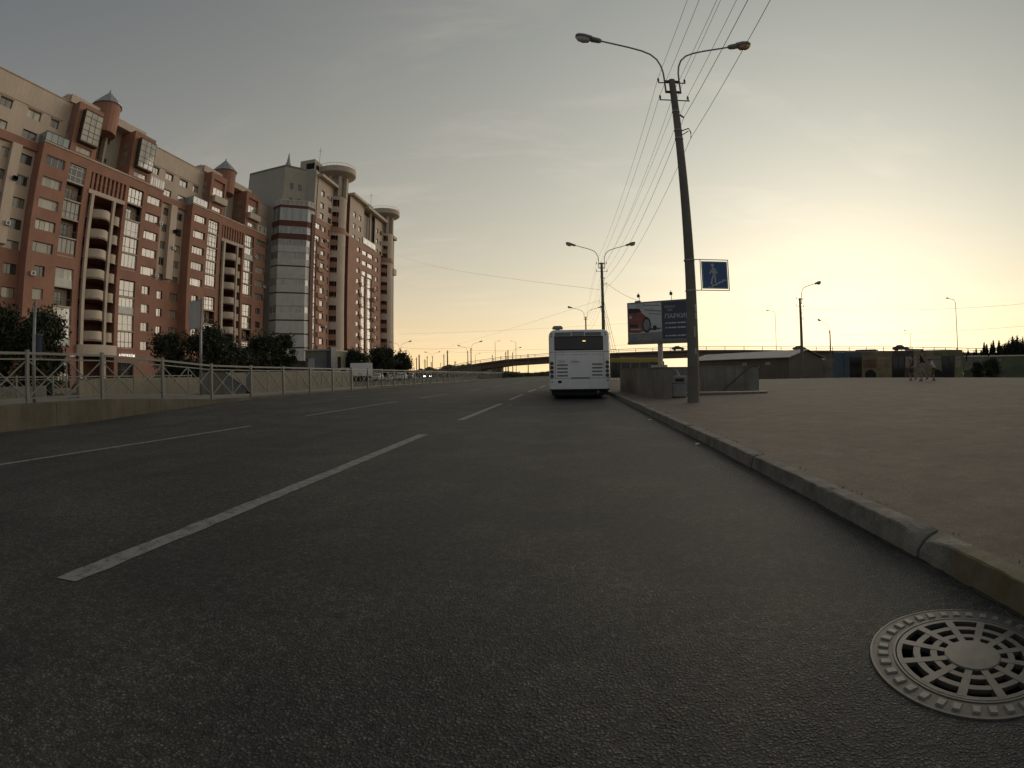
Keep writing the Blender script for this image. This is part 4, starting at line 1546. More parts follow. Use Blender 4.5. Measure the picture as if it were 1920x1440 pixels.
# blue underpass sign bracketed to the near lamp
sign = thing('underpass_sign', 'blue square underpass sign with white walking figure on a lamp pole', 'sign', (4.60, 15.62, 3.98))
M['sign_blue'] = material('sign_blue', (0.035, 0.10, 0.24), 0.45, 0.12, 3)
M['sign_white'] = material('sign_white', (0.42, 0.44, 0.44), 0.5, 0.1, 6)
f = MB()
for a, b_ in (((-.72, 0, .47), (.46, 0, .47)), ((-.72, 0, -.47), (.46, 0, -.47)), ((.45, 0, -.47), (.45, 0, .47)), ((-.44, 0, -.47), (-.44, 0, .47))):
    f.bar(a, b_, .022)
f.build('bracket_frame', M['steel'], sign)
MB().box(-.41, .42, -.012, .012, -.42, .42).build('panel', M['sign_blue'], sign, bevel=.01)
MB().box(-.385, .395, -.0165, -.0125, .385, .40).box(-.385, .395, -.0165, -.0125, -.40, -.385).box(-.385, -.37, -.0165, -.0125, -.385, .385).box(.38, .395, -.0165, -.0125, -.385, .385).build('border', M['sign_white'], sign)
pic = MB()


def flat(poly, z=.0):
    pic.add([(x, -.0185, y) for x, y in poly] + [(x, -.0135, y) for x, y in poly],
            [tuple(range(len(poly))), tuple(range(2 * len(poly) - 1, len(poly) - 1, -1))] + [(i, len(poly) + i, len(poly) + (i + 1) % len(poly), (i + 1) % len(poly)) for i in range(len(poly))])


flat([(-.06 + .05 * math.cos(2 * PI * k / 12), .30 + .055 * math.sin(2 * PI * k / 12)) for k in range(12)])
flat([(-.07, .23), (-.01, .23), (.03, .13), (.02, .0), (-.06, -.01), (-.09, .10)])            # torso
flat([(-.08, .20), (-.06, .13), (-.15, .02), (-.18, .05)])                                    # arm back
flat([(.0, .21), (.035, .19), (.09, .05), (.055, .03), (.0, .13)])                            # arm front
flat([(-.06, .02), (-.01, .0), (-.07, -.14), (-.09, -.28), (-.14, -.30), (-.15, -.26), (-.12, -.14)])   # leg down
flat([(-.03, .02), (.02, .0), (.04, -.10), (.03, -.24), (-.02, -.24), (-.01, -.10)])          # leg up
flat([(-.24, -.36), (-.10, -.36), (-.10, -.29), (.02, -.29), (.02, -.24), (.12, -.24), (.12, -.19), (.22, -.19), (.22, -.14), (.36, -.14), (.36, -.18),
      (.26, -.18), (.26, -.23), (.16, -.23), (.16, -.28), (.06, -.28), (.06, -.33), (-.06, -.33), (-.06, -.385), (-.24, -.385)])
pic.build('pictogram', M['sign_white'], sign)
cl_ = MB()
for z in (-.47, .47):
    annulus(cl_, .155, .172, z - .02, z + .02, 18)
cl_.v = [(x - .735, y + .18, z) for x, y, z in cl_.v]
cl_.build('pole_clamp', M['steel'], sign)

# overhead lines along the lamps -------------------------------------------
LO = (4.3, -16.0, 0.16)


def wire(name, label, pts, r, sag, group):
    poly = []
    for (p, q), sg in zip(zip(pts, pts[1:]), sag):
        p, q = Vector(p), Vector(q)
        n = 14
        for k in range(n + (1 if q == Vector(pts[-1]) else 0)):
            t = k / n
            v = p.lerp(q, t)
            v.z -= sg * 4 * t * (1 - t)
            poly.append(v)
    o = MB().tube(poly, r, 5).build(name, M['cable'])
    return tag(o, label, 'cable', group)


hh = 10.6 + .16
for dx, dz, r, sg in ((-.46, .06, .006, .55), (.44, .06, .006, .5), (-.47, -.62, .006, .6), (.47, -.62, .006, .55), (.10, -.30, .006, .7), (.25, -1.45, .008, .9), (.40, -2.2, .007, .8)):
    pts = [(LO[0] + dx * .8, LO[1], hh + (dz * .25 if dz < -1 else dz)), (3.87 + dx, 15.8, hh + dz), (LB[0] + dx, LB[1], hh + dz), (LC[0] + dx, LC[1], hh + dz)]
    wire('overhead_cable', 'overhead cable strung between the two-armed street lamps beside the road', pts, r, (sg, sg * .9, sg * 1.3), 'cables strung along the street lamps')
wire('overhead_cable', 'thin cable dropping from the far lamp to the billboard top', [(LB[0] + .3, LB[1], 9.0), (6.3, 42.5, 6.72)], .012, (.25,), None)

# stair down to the underpass ----------------------------------------------
stair = thing('underpass_stair', 'concrete underpass stair enclosure with a steel handrail behind the lamp pole', 'stair', (4, 20, 0.15))
L = lambda x, y, z: (x - 4, y - 20, z - .15)
b_ = MB()
b_.prism([(-.55, -1.55), (-.25, -1.55), (-.97, 6.4), (-1.27, 6.4)], -.1, 1.06)
o = b_.build('road_side_wall', M['concrete_dark'], stair)
MB().prism([(-.58, -1.58), (-.22, -1.58), (-.94, 6.43), (-1.30, 6.43)], 1.06, 1.10).build('wall_coping', M['concrete'], stair)
for k in range(2):
    x0, x1 = (-.2, 2.1) if k == 0 else (2.11, 4.55)
    MB().box(x0, x1, 2.5, 2.8, -2.4, 1.10).build('back_wall_panel', M['concrete_dark'], stair)
MB().box(-.2, 4.57, 2.47, 2.83, 1.10, 1.13).build('wall_coping', M['concrete'], stair)
MB().box(-.4, 3.82, -.4, -.05, -.05, .13).build('plinth', M['kerb'], stair, bevel=.012)
MB().box(-.4, 3.84, -.42, -.03, .13, .16).build('plinth_cap', M['trim'], stair)
MB().box(-.1, 3.75, -.06, -.03, -2.4, .02).build('shaft_wall', M['concrete_dark'], stair)
for k in range(14):
    MB().box(3.74 - .27 * (k + 1), 3.74 - .27 * k, -.05, 2.5, -2.4, -.03 - .16 * k).build('step', M['concrete'], stair)
rl = MB().tube([L(6.75, 22.2, .20 - .3), L(6.75, 22.2, .22), L(8.0, 22.2, 1.26), L(8.35, 22.2, 1.28), L(8.5, 22.2, 1.1)], .028, 8)
rl.build('handrail', M['dark_steel'], stair, True)  # plain steel rail; its shaded underside is put into the dark colour
rl2 = MB().tube([L(3.75, 18.9, .9), L(3.78, 18.8, 1.14), L(3.95, 18.65, 1.12), L(4.08, 18.6, .82)], .028, 8)
rl2.build('handrail', M['steel'], stair, True)
# litter bin
bin_ = thing('litter_bin', 'grey steel litter bin standing between the stair wall and the lamp pole', 'bin', (4.04, 18.8, .15))
M['bin'] = material('bin_paint', (0.21, 0.215, 0.20), 0.55, 0.18, 3, stain=.4)
MB().box(-.26, .26, -.22, .22, .05, .52).build('body', M['bin'], bin_, bevel=.02)
MB().box(-.275, .275, -.235, .235, .53, .74).build('upper_body', M['bin'], bin_, bevel=.02)
MB().box(-.26, .26, -.22, .22, .745, .78).build('lid', M['steel'], bin_, bevel=.01)
MB().box(-.24, .24, -.19, .19, 0, .05).build('foot', M['black'], bin_)
MB().box(-.16, .16, -.240, -.236, .58, .69).build('slot', M['black'], bin_)

# billboard ------------------------------------------------------------------
BBA = Vector((5.16, 42.7))
BBB = Vector((9.75, 40.0))
bdir = (BBB - BBA).normalized()
bw = (BBB - BBA).length
bill = thing('billboard', 'large billboard with a red car picture and dark blue parking advertisement', 'billboard', ((BBA.x + BBB.x) / 2, (BBA.y + BBB.y) / 2, .1), math.atan2(bdir.y, bdir.x))
M['bb_frame'] = material('billboard_frame', (0.20, 0.21, 0.20), 0.6, 0.15, 2)
M['bb_navy'] = material('poster_navy', (0.062, 0.072, 0.10), 0.6, 0.08, 2)
M['bb_sky'] = material('poster_pale', (0.50, 0.53, 0.53), 0.6, 0.25, .6, col2=(.66, .68, .67))
M['bb_red'] = material('poster_red', (0.24, 0.085, 0.068), 0.6, 0.35, 1.6)
M['bb_dark'] = material('poster_dark', (0.035, 0.03, 0.032), 0.6, 0.2, 2)
M['bb_grey'] = material('poster_grey', (0.22, 0.225, 0.225), 0.6, 0.25, 1.2)
M['bb_text'] = material('poster_lettering', (0.55, 0.56, 0.57), 0.6, 0.1, 3)
z0, z1 = 3.45, 6.5
hw = bw / 2
MB().box(-hw, hw, -.15, .25, z0 - .1, z1).build('board', M['bb_frame'], bill)
MB().box(-hw, hw, -.25, .2, z0 - .30, z0 - .11).build('ledge', M['concrete'], bill)
pst = MB().box(-hw + .12, hw * .10, -.158, -.152, z0 + .05, z1 - .12)
pst.build('poster_picture', M['bb_sky'], bill)
MB().box(hw * .10 + .02, hw - .1, -.158, -.152, z0 + .05, z1 - .12).build('poster_panel', M['bb_navy'], bill)


def pflat(name, mat, poly, lay=0):
    yy = -.160 - .004 * lay
    n = len(poly)
    MB().add([(x, yy, z) for x, z in poly] + [(x, yy + .003, z) for x, z in poly],
             [tuple(range(n)), tuple(range(2 * n - 1, n - 1, -1))] + [(i, n + i, n + (i + 1) % n, (i + 1) % n) for i in range(n)]).build(name, mat, bill)


def PX(u, v):
    """fraction of the picture panel (0..1 from left, 0..1 from bottom) to board coordinates"""
    return (-hw + .12 + u * (hw * 1.10 - .12), z0 + .05 + v * (z1 - z0 - .17))


def disc(u, v, r, n=18, sx=.6):
    c = PX(u, v)
    return [(c[0] + sx * r * math.cos(2 * PI * k / n), c[1] + r * math.sin(2 * PI * k / n)) for k in range(n)]


pflat('poster_road', M['bb_grey'], [PX(0, 0), PX(1, 0), PX(1, .20), PX(0, .17)])
pflat('poster_car', M['bb_red'], [PX(0, .20), PX(0, .80), PX(.30, .82), PX(.43, .72), PX(.50, .66), PX(.56, .62), PX(.60, .50), PX(.60, .30), PX(.42, .22), PX(.30, .19)])
pflat('poster_car_glass', M['bb_dark'], [PX(0, .74), PX(0, .88), PX(.33, .86), PX(.40, .76)], 1)
pflat('poster_car_grille', M['bb_dark'], [PX(.02, .36), PX(.02, .44), PX(.28, .42), PX(.26, .33)], 1)
pflat('poster_car_bumper', M['bb_sky'], [PX(.05, .28), PX(.05, .31), PX(.36, .30), PX(.36, .27)], 1)
pflat('poster_headlamp', M['bb_sky'], [PX(.02, .60), PX(.10, .60), PX(.09, .66), PX(.02, .66)], 1)
pflat('poster_wheel', M['bb_dark'], disc(.545, .40, .62), 1)
pflat('poster_wheel_rim', M['bb_grey'], disc(.545, .40, .45), 2)
pflat('poster_tow_bar', M['bb_dark'], [PX(.62, .25), PX(.98, .28), PX(.98, .31), PX(.62, .30)], 0)
pflat('poster_far_wheel', M['bb_dark'], disc(.79, .31, .20, sx=.9), 1)
for u0, v0, u1, v1, th in ((.5, .80, .98, .74, .035), (.62, .70, .98, .66, .02), (.45, .93, .95, .90, .03)):
    pflat('poster_cloud', M['bb_grey'], [PX(u0, v0), PX(u1, v1), PX(u1, v1 + th), PX(u0, v0 + th)])


def bill_text(s, size, x, z, name):
    o = link_mesh(name, text_mesh(s, size, M['bb_text'], name, .002, 'LEFT'), bill, (x, -.168, z))
    o.rotation_euler = (PI / 2, 0, 0)


tx = hw * .10 + .25
bill_text('ПАРКИНГ', .50, tx, z0 + 1.62, 'poster_title')
for z, n in ((1.22, 8), (.86, 8), (.24, 7)):
    for k in range(n):
        wdt = .16 + .05 * ((k * 7) % 3)
        pflat('poster_small_print', M['bb_text'], [(tx + .05 + k * .25, z0 + z), (tx + .05 + k * .25 + wdt, z0 + z), (tx + .05 + k * .25 + wdt, z0 + z + .09), (tx + .05 + k * .25, z0 + z + .09)], 1)
pflat('poster_logo', M['bb_grey'], [(tx, z0 + 2.45), (tx + .9, z0 + 2.45), (tx + .9, z0 + 2.62), (tx, z0 + 2.62)], 1)
pflat('poster_logo', M['bb_grey'], [(tx + .25, z0 + 2.2), (tx + .65, z0 + 2.2), (tx + .65, z0 + 2.36), (tx + .25, z0 + 2.36)], 1)
MB().box(-.16, .16, -.05, .25, 0, z0 - .29).build('post', M['trim'], bill)
MB().box(-.75, .5, -.12, .3, 1.15, 1.5).build('post_collar', M['trim'], bill)
for x in (-1.35, 1.35):
    MB().tube([(x - .25, 0, z1), (x, -.9, z1 + .62), (x + .05, -1.0, z1 + .5)], .022, 6).build('light_arm', M['dark_steel'], bill)
    MB().box(x - .05, x + .15, -1.1, -.9, z1 + .25, z1 + .48).build('flood_light', M['dark_steel'], bill, bevel=.03)
MB().box(-2.0, -1.6, -.1, .2, z1, z1 + .12).build('junction_box', M['dark_steel'], bill)

# ================================================================== vehicles
M['bus_white'] = material('bus_white', (0.74, 0.74, 0.725), 0.42, 0.10, 1.2, coat=.25, stain=.22)
M['bus_grey'] = material('bus_louvre', (0.22, 0.22, 0.22), 0.5, 0.15, 3)
M['bus_vent'] = material('bus_vent_slot', (0.17, 0.17, 0.175), 0.6, 0.2, 5)
M['bus_glass'] = glass('bus_glass', (0.022, 0.022, 0.022), .08, 1.4, wob=.01)
M['bus_grey_pale'] = material('faded_print', (0.33, 0.335, 0.34), 0.5, 0.15, 8)
M['bus_seam'] = material('panel_seam', (0.10, 0.10, 0.10), 0.6, 0)
M['tail_red'] = material('tail_lamp_red', (0.045, 0.014, 0.012), 0.25, 0.2, 8)
M['tail_dark'] = material('tail_lamp_dark', (0.045, 0.035, 0.032), 0.25, 0.2, 8)
M['underbody'] = material('underbody', (0.015, 0.015, 0.014), 0.9, 0.2, 3)
M['bus_light'] = material('saloon_light', (1, .8, .3), .5, 0, emit=(1.0, .72, .18), estr=2.2)
M['rim'] = material('wheel_rim', (0.16, 0.16, 0.155), 0.5, 0.2, 5, metal=.3)


def rr_section(w_, z0, z1, rt, rb_, n=5):
    """rounded rectangle in x-z"""
    pts = []
    hw_ = w_ / 2
    for cx, cz, r, a0 in ((hw_ - rb_, z0 + rb_, rb_, -PI / 2), (hw_ - rt, z1 - rt, rt, 0), (-hw_ + rt, z1 - rt, rt, PI / 2), (-hw_ + rb_, z0 + rb_, rb_, PI)):
        for k in range(n + 1):
            a = a0 + PI / 2 * k / n
            pts.append((cx + r * math.cos(a), cz + r * math.sin(a)))
    return pts


def wheel(parent, x, y, r, wd, side):
    t = MB().tube([(x - wd / 2, y, r), (x - wd / 2 + .03, y, r), (x + wd / 2 - .03, y, r), (x + wd / 2, y, r)], [r - .04, r, r, r - .04], 22).build('tyre', M['black'], parent)
    s = 1 if side > 0 else -1
    xo = x + s * wd / 2
    MB().tube([(xo - s * .04, y, r), (xo + s * .012, y, r)], r * .62, 18).build('rim', M['rim'], t)
    return t


# white city bus in the kerb lane, seen from behind ---------------------------
bus = thing('city_bus', 'white city bus in the kerb lane seen from behind', 'bus', (.595, 21.8, 0), -.005)
rings = []
for y, ins, zt in ((0.0, .10, -.10), (.03, .05, -.05), (.12, .012, -.012), (.3, 0, 0), (6, 0, 0), (11.7, 0, 0), (12, .08, -.06)):
    rings.append([(x * (1 - ins / 1.26), y, z + (zt if z > 2 else 0)) for x, z in rr_section(2.52, .40, 2.86, .26, .06)])
MB().loft(rings).build('body', M['bus_white'], bus, False)
MB().box(-1.16, 1.16, .12, 11.8, .16, .41).build('underbody', M['underbody'], bus)
MB().box(-1.22, 1.22, -.02, .25, .36, .42).build('bumper_skirt', M['black'], bus, bevel=.02)
MB().box(-.99, .94, -.022, .05, 2.03, 2.55).build('rear_window', M['bus_glass'], bus, bevel=.015)
MB().box(-1.02, .97, -.012, .04, 2.0, 2.58).build('window_rubber', M['black'], bus)
for x0, x1 in ((-1.0, -.34), (.24, .90)):
    o = MB().box(x0, x1, -.006, .06, 2.595, 2.735).build('top_louvre', M['bus_vent'], bus)
    for k in range(4):
        MB().box(x0, x1, -.014, 0, 2.603 + k * .034, 2.622 + k * .034).build('slat', M['bus_grey'], o)
MB().box(-.30, .20, -.012, .05, 2.59, 2.76).build('top_flap', M['bus_grey'], bus, bevel=.01)
for x, z in ((-1.13, 2.68), (-1.13, 2.58), (1.06, 2.72), (1.08, 2.63)):
    MB().tube([(x, -.015, z), (x, .06, z)], .028, 10).build('marker_lamp', M['tail_dark'], bus)
MB().box(-1.235, 1.235, -.004, .02, 1.925, 1.940).build('panel_seam', M['bus_seam'], bus)
MB().box(-1.235, 1.235, -.004, .02, .855, .868).build('panel_seam', M['bus_seam'], bus)
MB().box(-.95, -.5, -.006, .02, 1.82, 1.832).box(-.4, .35, -.006, .02, 1.82, 1.832).box(.45, .93, -.006, .02, 1.82, 1.832).build('gutter_seam', M['bus_grey'], bus)
MB().box(-1.0, -.985, -.004, .02, .87, 1.92).box(.985, 1.0, -.004, .02, .87, 1.92).build('panel_seam', M['bus_grey'], bus)
for s in (-1, 1):
    for k in range(4):
        z = 1.475 - .175 * k + (.02 if s > 0 else 0)
        x = s * 1.135
        o = MB().tube([(x, -.03, z), (x, .06, z)], .075, 16).build('tail_lamp', M['tail_dark' if k in (0, 3) else 'tail_red'], bus)
        annulus(MB(), .07, .085, -.012, .02, 18)
    for k in range(4):
        z = 1.40 - .145 * k + (.02 if s > 0 else 0)
        x0, x1 = (-.92, -.48) if s < 0 else (.50, .94)
        MB().box(x0, x1, -.004, .02, z - .038, z + .038).build('vent_slot', M['bus_vent'], bus, bevel=.012)
MB().box(-.36, .40, -.014, .02, .83, .90).build('plate_light_bar', M['bus_grey'], bus, bevel=.01)
MB().box(-.30, .22, -.01, .03, .69, .80).build('number_plate', M['bus_white'], bus)
MB().box(-.89, -.74, -.012, .03, .66, .77).build('tow_socket', M['black'], bus, bevel=.01)
MB().box(-1.18, -1.08, -.012, .03, .70, .73).build('reflector', M['tail_dark'], bus)
MB().box(1.08, 1.18, -.012, .03, .74, .77).build('reflector', M['tail_dark'], bus)
o = link_mesh('fleet_number', text_mesh('7024', .15, M['bus_grey_pale'], 'fleet_number', .002), bus, (-.74, -.006, 1.50))
o.rotation_euler = (PI / 2, 0, 0)
lg = MB()
for k in range(30):
    a0, a1 = 2 * PI * k / 30, 2 * PI * (k + 1) / 30
    if .4 < a0 < .9 or 2.4 < a0 < 2.7:
        continue
    for r0x, r0z, wd in ((.18, .11, .012),):
        lg.add([(r0x * math.cos(a0), 0, r0z * math.sin(a0)), (r0x * math.cos(a1), 0, r0z * math.sin(a1)), ((r0x - wd) * math.cos(a1), 0, (r0z - wd) * math.sin(a1)), ((r0x - wd) * math.cos(a0), 0, (r0z - wd) * math.sin(a0))], [(0, 1, 2, 3)])
lg.bar((-.10, 0, 0), (.22, 0, .03), .002, .045)
lg.bar((-.08, 0, .05), (.10, 0, .06), .002, .02)
o = lg.build('emblem', M['bus_grey_pale'], bus, loc=(-.22, -.006, 1.50))
MB().box(-.12, .12, 1.2, 1.6, 2.86, 3.0)
rv = MB()
rv.loft([[(x, y, z) for x, y in ((-1.05 - g, .5 - g), (-.72 + g, .5 - g), (-.72 + g, .85 + g), (-1.05 - g, .85 + g))] for g, z in ((0, 2.92), (.06, 2.94), (.05, 2.98), (.0, 3.05), (-.05, 3.06))])
rv.build('roof_vent', M['bus_grey'], bus)
MB().box(-.98, -.80, .58, .76, 2.80, 2.93).build('vent_neck', M['bus_grey'], bus)
MB().box(.10, .22, .02, .03, 2.36, 2.385)
sl = MB().tube([(.16, -.026, 2.375), (.16, -.02, 2.375)], .022, 10).tube([(.23, -.026, 2.375), (.23, -.02, 2.375)], .022, 10)
sl.build('saloon_light', M['bus_light'], bus)
for s in (-1, 1):
    for k in range(6):
        MB().box(s * 1.262 - .006, s * 1.262 + .006, .9 + k * 1.8, 2.5 + k * 1.8, 1.35, 2.35).build('side_window', M['bus_glass'], bus)
    for y in (3.2, 9.2):
        wheel(bus, s * 1.02, y, .48, .30, s)
wheel(bus, -.72, 3.2, .48, .28, -1)
wheel(bus, .72, 3.2, .48, .28, 1)
MB().box(-.5, .5, .4, 1.6, .22, .42).box(-.9, .9, 3.05, 3.35, .3, .55).build('rear_axle', M['underbody'], bus)
MB().tube([(.75, .1, .30), (.75, .9, .30)], .06, 10).build('exhaust_pipe', M['rim'], bus)
MB().bar((-1.26, 11.6, 2.3), (-1.50, 11.9, 2.2), .05).box(-1.62, -1.48, 11.85, 11.95, 1.85, 2.25).build('wing_mirror', M['black'], bus)


def city_bus(name, label, loc, rz, zones, glass_mat, L_=11.8, doors=(.6, 5.0, 10.4), group=None):
    """a bus seen from its door side: local +x is forward, -y is the side that shows"""
    t = thing(name, label, 'bus', loc, rz, group)
    secs = rr_section(2.5, .32, 2.9, .22, .06)
    ys_ = sorted({0, .08, .3, *[z[0] for z in zones], L_ - .5, L_ - .12, L_})
    rings = []
    for y in ys_:
        ins = {0: .08, L_: .14, .08: .02, L_ - .12: .04}.get(y, 0)
        rings.append([(y - (0.10 * (z - 1.2) if y == L_ and z > 1.2 else 0), x * (1 - ins), z - (ins * .5 if z > 2 else 0)) for x, z in secs])
    body = MB().loft(rings).build('body', zones[0][1], t)
    names = []
    for _, m in zones:
        if m.name not in [q.name for q in body.data.materials]:
            body.data.materials.append(m)
    for p in body.data.polygons:
        for y0, m in zones:
            if p.center.x >= y0:
                p.material_index = [q.name for q in body.data.materials].index(m.name)
    for y0 in doors:
        d = MB().box(y0, y0 + 1.2, -1.262, -1.24, .36, 2.35).build('door', M['bus_glass'], t)
        MB().box(y0 + .57, y0 + .63, -1.268, -1.262, .36, 2.35).box(y0 - .05, y0, -1.268, -1.24, .36, 2.38).box(y0 + 1.2, y0 + 1.25, -1.268, -1.24, .36, 2.38).build('door_frame', M['black'], d)
    edges = [0.25, *[q for y0 in doors for q in (y0 - .1, y0 + 1.3)], L_ - .25]
    for a, b_ in zip(edges[::2], edges[1::2]):
        if b_ - a < .5:
            continue
        n = max(1, round((b_ - a) / 1.45))
        for k in range(n):
            w0 = a + (b_ - a) * k / n + .04
            w1 = a + (b_ - a) * (k + 1) / n - .04
            o = MB().box(w0, w1, -1.262, -1.24, 1.28, 2.32).build('side_window', M[glass_mat], t)
            MB().box(w0, w1, -1.266, -1.262, 2.0, 2.03).build('window_bar', M['black'], o)
    MB().box(L_ - .06, L_ + .02, -1.12, 1.12, 1.05, 2.45).build('windscreen', M['bus_glass'], t)
    MB().box(L_ - .04, L_ + .04, -1.05, 1.05, 2.5, 2.75).build('destination_display', M['black'], t)
    for s in (-1, 1):
        MB().box(L_ - .06, L_ + .03, s * .95 - .18, s * .95 + .18, .62, .80).build('headlight', M['lamp_lens'], t)
        for y in (2.9, L_ - 2.7):
            wt = MB().tube([(y, s * 1.20 - .12, .48), (y, s * 1.20 + .06, .48)], .48, 20).build('tyre', M['black'], t)
            MB().tube([(y, s * 1.24, .48), (y, s * 1.272, .48)], .27, 14).build('rim', M['rim'], wt)
            annulus_ = MB().tube([(y, s * 1.20, .52), (y, s * 1.256, .52)], .60, 20).build('wheel_arch', M['black'], t)
    MB().box(1.2, 3.4, -.7, .7, 2.9, 3.08).box(6.5, 8.2, -.6, .6, 2.9, 3.02).build('roof_unit', zones[0][1], t, bevel=.04)
    MB().bar((L_ - .1, -1.2, 2.5), (L_ + .35, -1.35, 2.4), .05).box(L_ + .25, L_ + .4, -1.45, -1.3, 1.85, 2.4).build('wing_mirror', M['black'], t)
    return t


M['bus_blue'] = material('bus_blue', (0.065, 0.095, 0.125), 0.45, 0.15, 1.5)
M['bus_ochre'] = material('bus_ochre', (0.21, 0.16, 0.075), 0.45, 0.4, .9)
M['bus_brown'] = material('bus_wrap_brown', (0.06, 0.042, 0.03), 0.45, 0.4, 1.1)
M['bus_olive'] = material('bus_olive', (0.16, 0.145, 0.055), 0.45, 0.3, 1.1)
M['bus_yellow'] = material('bus_yellow', (0.36, 0.25, 0.04), 0.45, 0.12, 1.5)
M['bus_backlit_tint_glass'] = glass('bus_backlit_tint_glass', (0.22, 0.15, 0.085), .08, 1.5)  # orange-brown colour paints in the light seen through and off the windows
RB = Vector((28.6, 49.2))
RF = Vector((37.6, 40.6))
dv = RF - RB
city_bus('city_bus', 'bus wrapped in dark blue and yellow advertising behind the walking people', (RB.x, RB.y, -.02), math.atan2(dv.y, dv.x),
         [(-1, M['bus_blue']), (2.0, M['bus_ochre']), (5.2, M['bus_brown']), (7.4, M['bus_ochre']), (9.4, M['bus_olive'])], 'bus_backlit_tint_glass', dv.length, (.75, 5.2, 10.3))
city_bus('city_bus', 'yellow bus half hidden between the white bus and the stair wall', (.9, 71.2, -.02), -.03, [(-1, M['bus_yellow'])], 'bus_glass', 11.8, (.7, 5.2, 10.3))


def car(name, label, loc, rz, paint, lights=False, s=1.0, group=None):
    """saloon: local +x is forward"""
    t = thing(name, label, 'car', loc, rz, group)
    prof = [(-2.15, .30), (-2.18, .62), (-2.10, .88), (-1.55, .96), (-.95, 1.40), (.25, 1.44), (1.0, .98), (1.85, .86), (2.12, .62), (2.12, .30)]
    rings = []
    for y, k in ((-.84, .97), (-.74, 1.0), (.74, 1.0), (.84, .97)):
        rings.append([(x * s, (y * (.86 if z > 1.1 else 1)) * s, (z if abs(y) < .8 else .28 + (z - .28) * .95) * s) for x, z in prof])
    MB().loft(rings).build('body', paint, t, bevel=.04)
    for sy in (-1, 1):
        MB().add([(-1.35 * s, sy * .80 * s, .98 * s), (.80 * s, sy * .80 * s, 1.0 * s), (.22 * s, sy * .70 * s, 1.38 * s), (-.92 * s, sy * .70 * s, 1.35 * s)], [(0, 1, 2, 3)]).build('side_window', M['bus_glass'], t)
        for x in (-1.3, 1.35):
            w_ = MB().tube([(x * s, sy * .66 * s, .32 * s), (x * s, sy * .86 * s, .32 * s)], .32 * s, 16).build('tyre', M['black'], t)
            MB().tube([(x * s, sy * .80 * s, .32 * s), (x * s, sy * .875 * s, .32 * s)], .19 * s, 12).build('rim', M['rim'], w_)
        MB().box(2.06 * s, 2.14 * s, (sy * .62 - .16) * s, (sy * .62 + .16) * s, .58 * s, .74 * s).build('headlight', M['headlight_on'] if lights else M['lamp_lens'], t)
        MB().box(-2.2 * s, -2.12 * s, (sy * .62 - .16) * s, (sy * .62 + .16) * s, .66 * s, .82 * s).build('tail_lamp', M['tail_red'], t)
    MB().add([(.98 * s, -.70 * s, 1.0 * s), (.98 * s, .70 * s, 1.0 * s), (.30 * s, .60 * s, 1.40 * s), (.30 * s, -.60 * s, 1.40 * s)], [(0, 1, 2, 3)]).build('windscreen', M['bus_glass'], t)
    return t


M['headlight_on'] = material('lit_headlight', (1, 1, .9), .4, 0, emit=(1, .95, .8), estr=14)
M['car_white'] = material('car_white', (0.55, 0.55, 0.54), 0.35, 0.05, 2, coat=.5)
M['car_dark'] = material('car_dark', (0.045, 0.045, 0.05), 0.35, 0.1, 2, coat=.5)
M['car_grey'] = material('car_grey', (0.16, 0.16, 0.16), 0.35, 0.1, 2, coat=.5)
car('parked_car', 'dark car with both headlights lit beyond the railing', (-28.6, 108.2, .08), -PI / 2 + .26, M['car_dark'], True)
car('parked_car', 'white car behind the railing, nearest to the box truck', (-34.2, 93.0, .08), -PI / 2 + .1, M['car_white'])
car('parked_car', 'white car behind the railing in front of the leafy trees', (-31.6, 99.5, .08), -PI / 2 + .1, M['car_white'])
car('parked_car', 'grey car behind the railing beside the car with lit headlights', (-33.5, 112, .08), -PI / 2 + .1, M['car_grey'])
car('parked_car', 'pale car driving away ahead of the white bus', (-2.0, 118, .0), PI / 2 - .1, M['car_white'])
# box truck
M['truck_white'] = material('truck_white', (0.82, 0.80, 0.77), 0.45, 0.04, 1)
tr = thing('box_truck', 'white box truck parked beyond the railing by the pavilion', 'truck', (-38.4, 84.0, .08), .40)
MB().box(2.4, 6.2, -1.15, 1.15, .95, 3.15).build('cargo_box', M['truck_white'], tr, bevel=.03)
cb = MB().loft([[(x, y, z) for x, z in ((.1, .55), (.0, 1.3), (.35, 2.25), (.7, 2.4), (2.2, 2.4), (2.2, .55))] for y in (-1.05, 1.05)])
cb.build('cab', M['white_panel'], tr, bevel=.05)
MB().box(.75, 1.7, -1.07, -1.03, 1.45, 2.15).build('cab_window', M['bus_glass'], tr)
MB().box(.9, 6.0, -.5, .5, .55, .93).build('chassis', M['underbody'], tr)
for x in (1.1, 5.0):
    for y in (-1.0, 1.0):
        MB().tube([(x, y - .12, .42), (x, y + .12, .42)], .42, 16).build('wheel', M['black'], tr)

# ================================================================== people
def remesh(o, vox):
    m = o.modifiers.new('merge', 'REMESH')
    m.mode = 'VOXEL'
    m.voxel_size = vox
    s = o.modifiers.new('smooth', 'SMOOTH')
    s.iterations = 4
    s.factor = .5


def limb(b_, pts, rs, n=10):
    b_.tube(pts, rs, n)
    for p, r in zip(pts, rs):
        b_.ell(p, r, r, r, 10, 6)


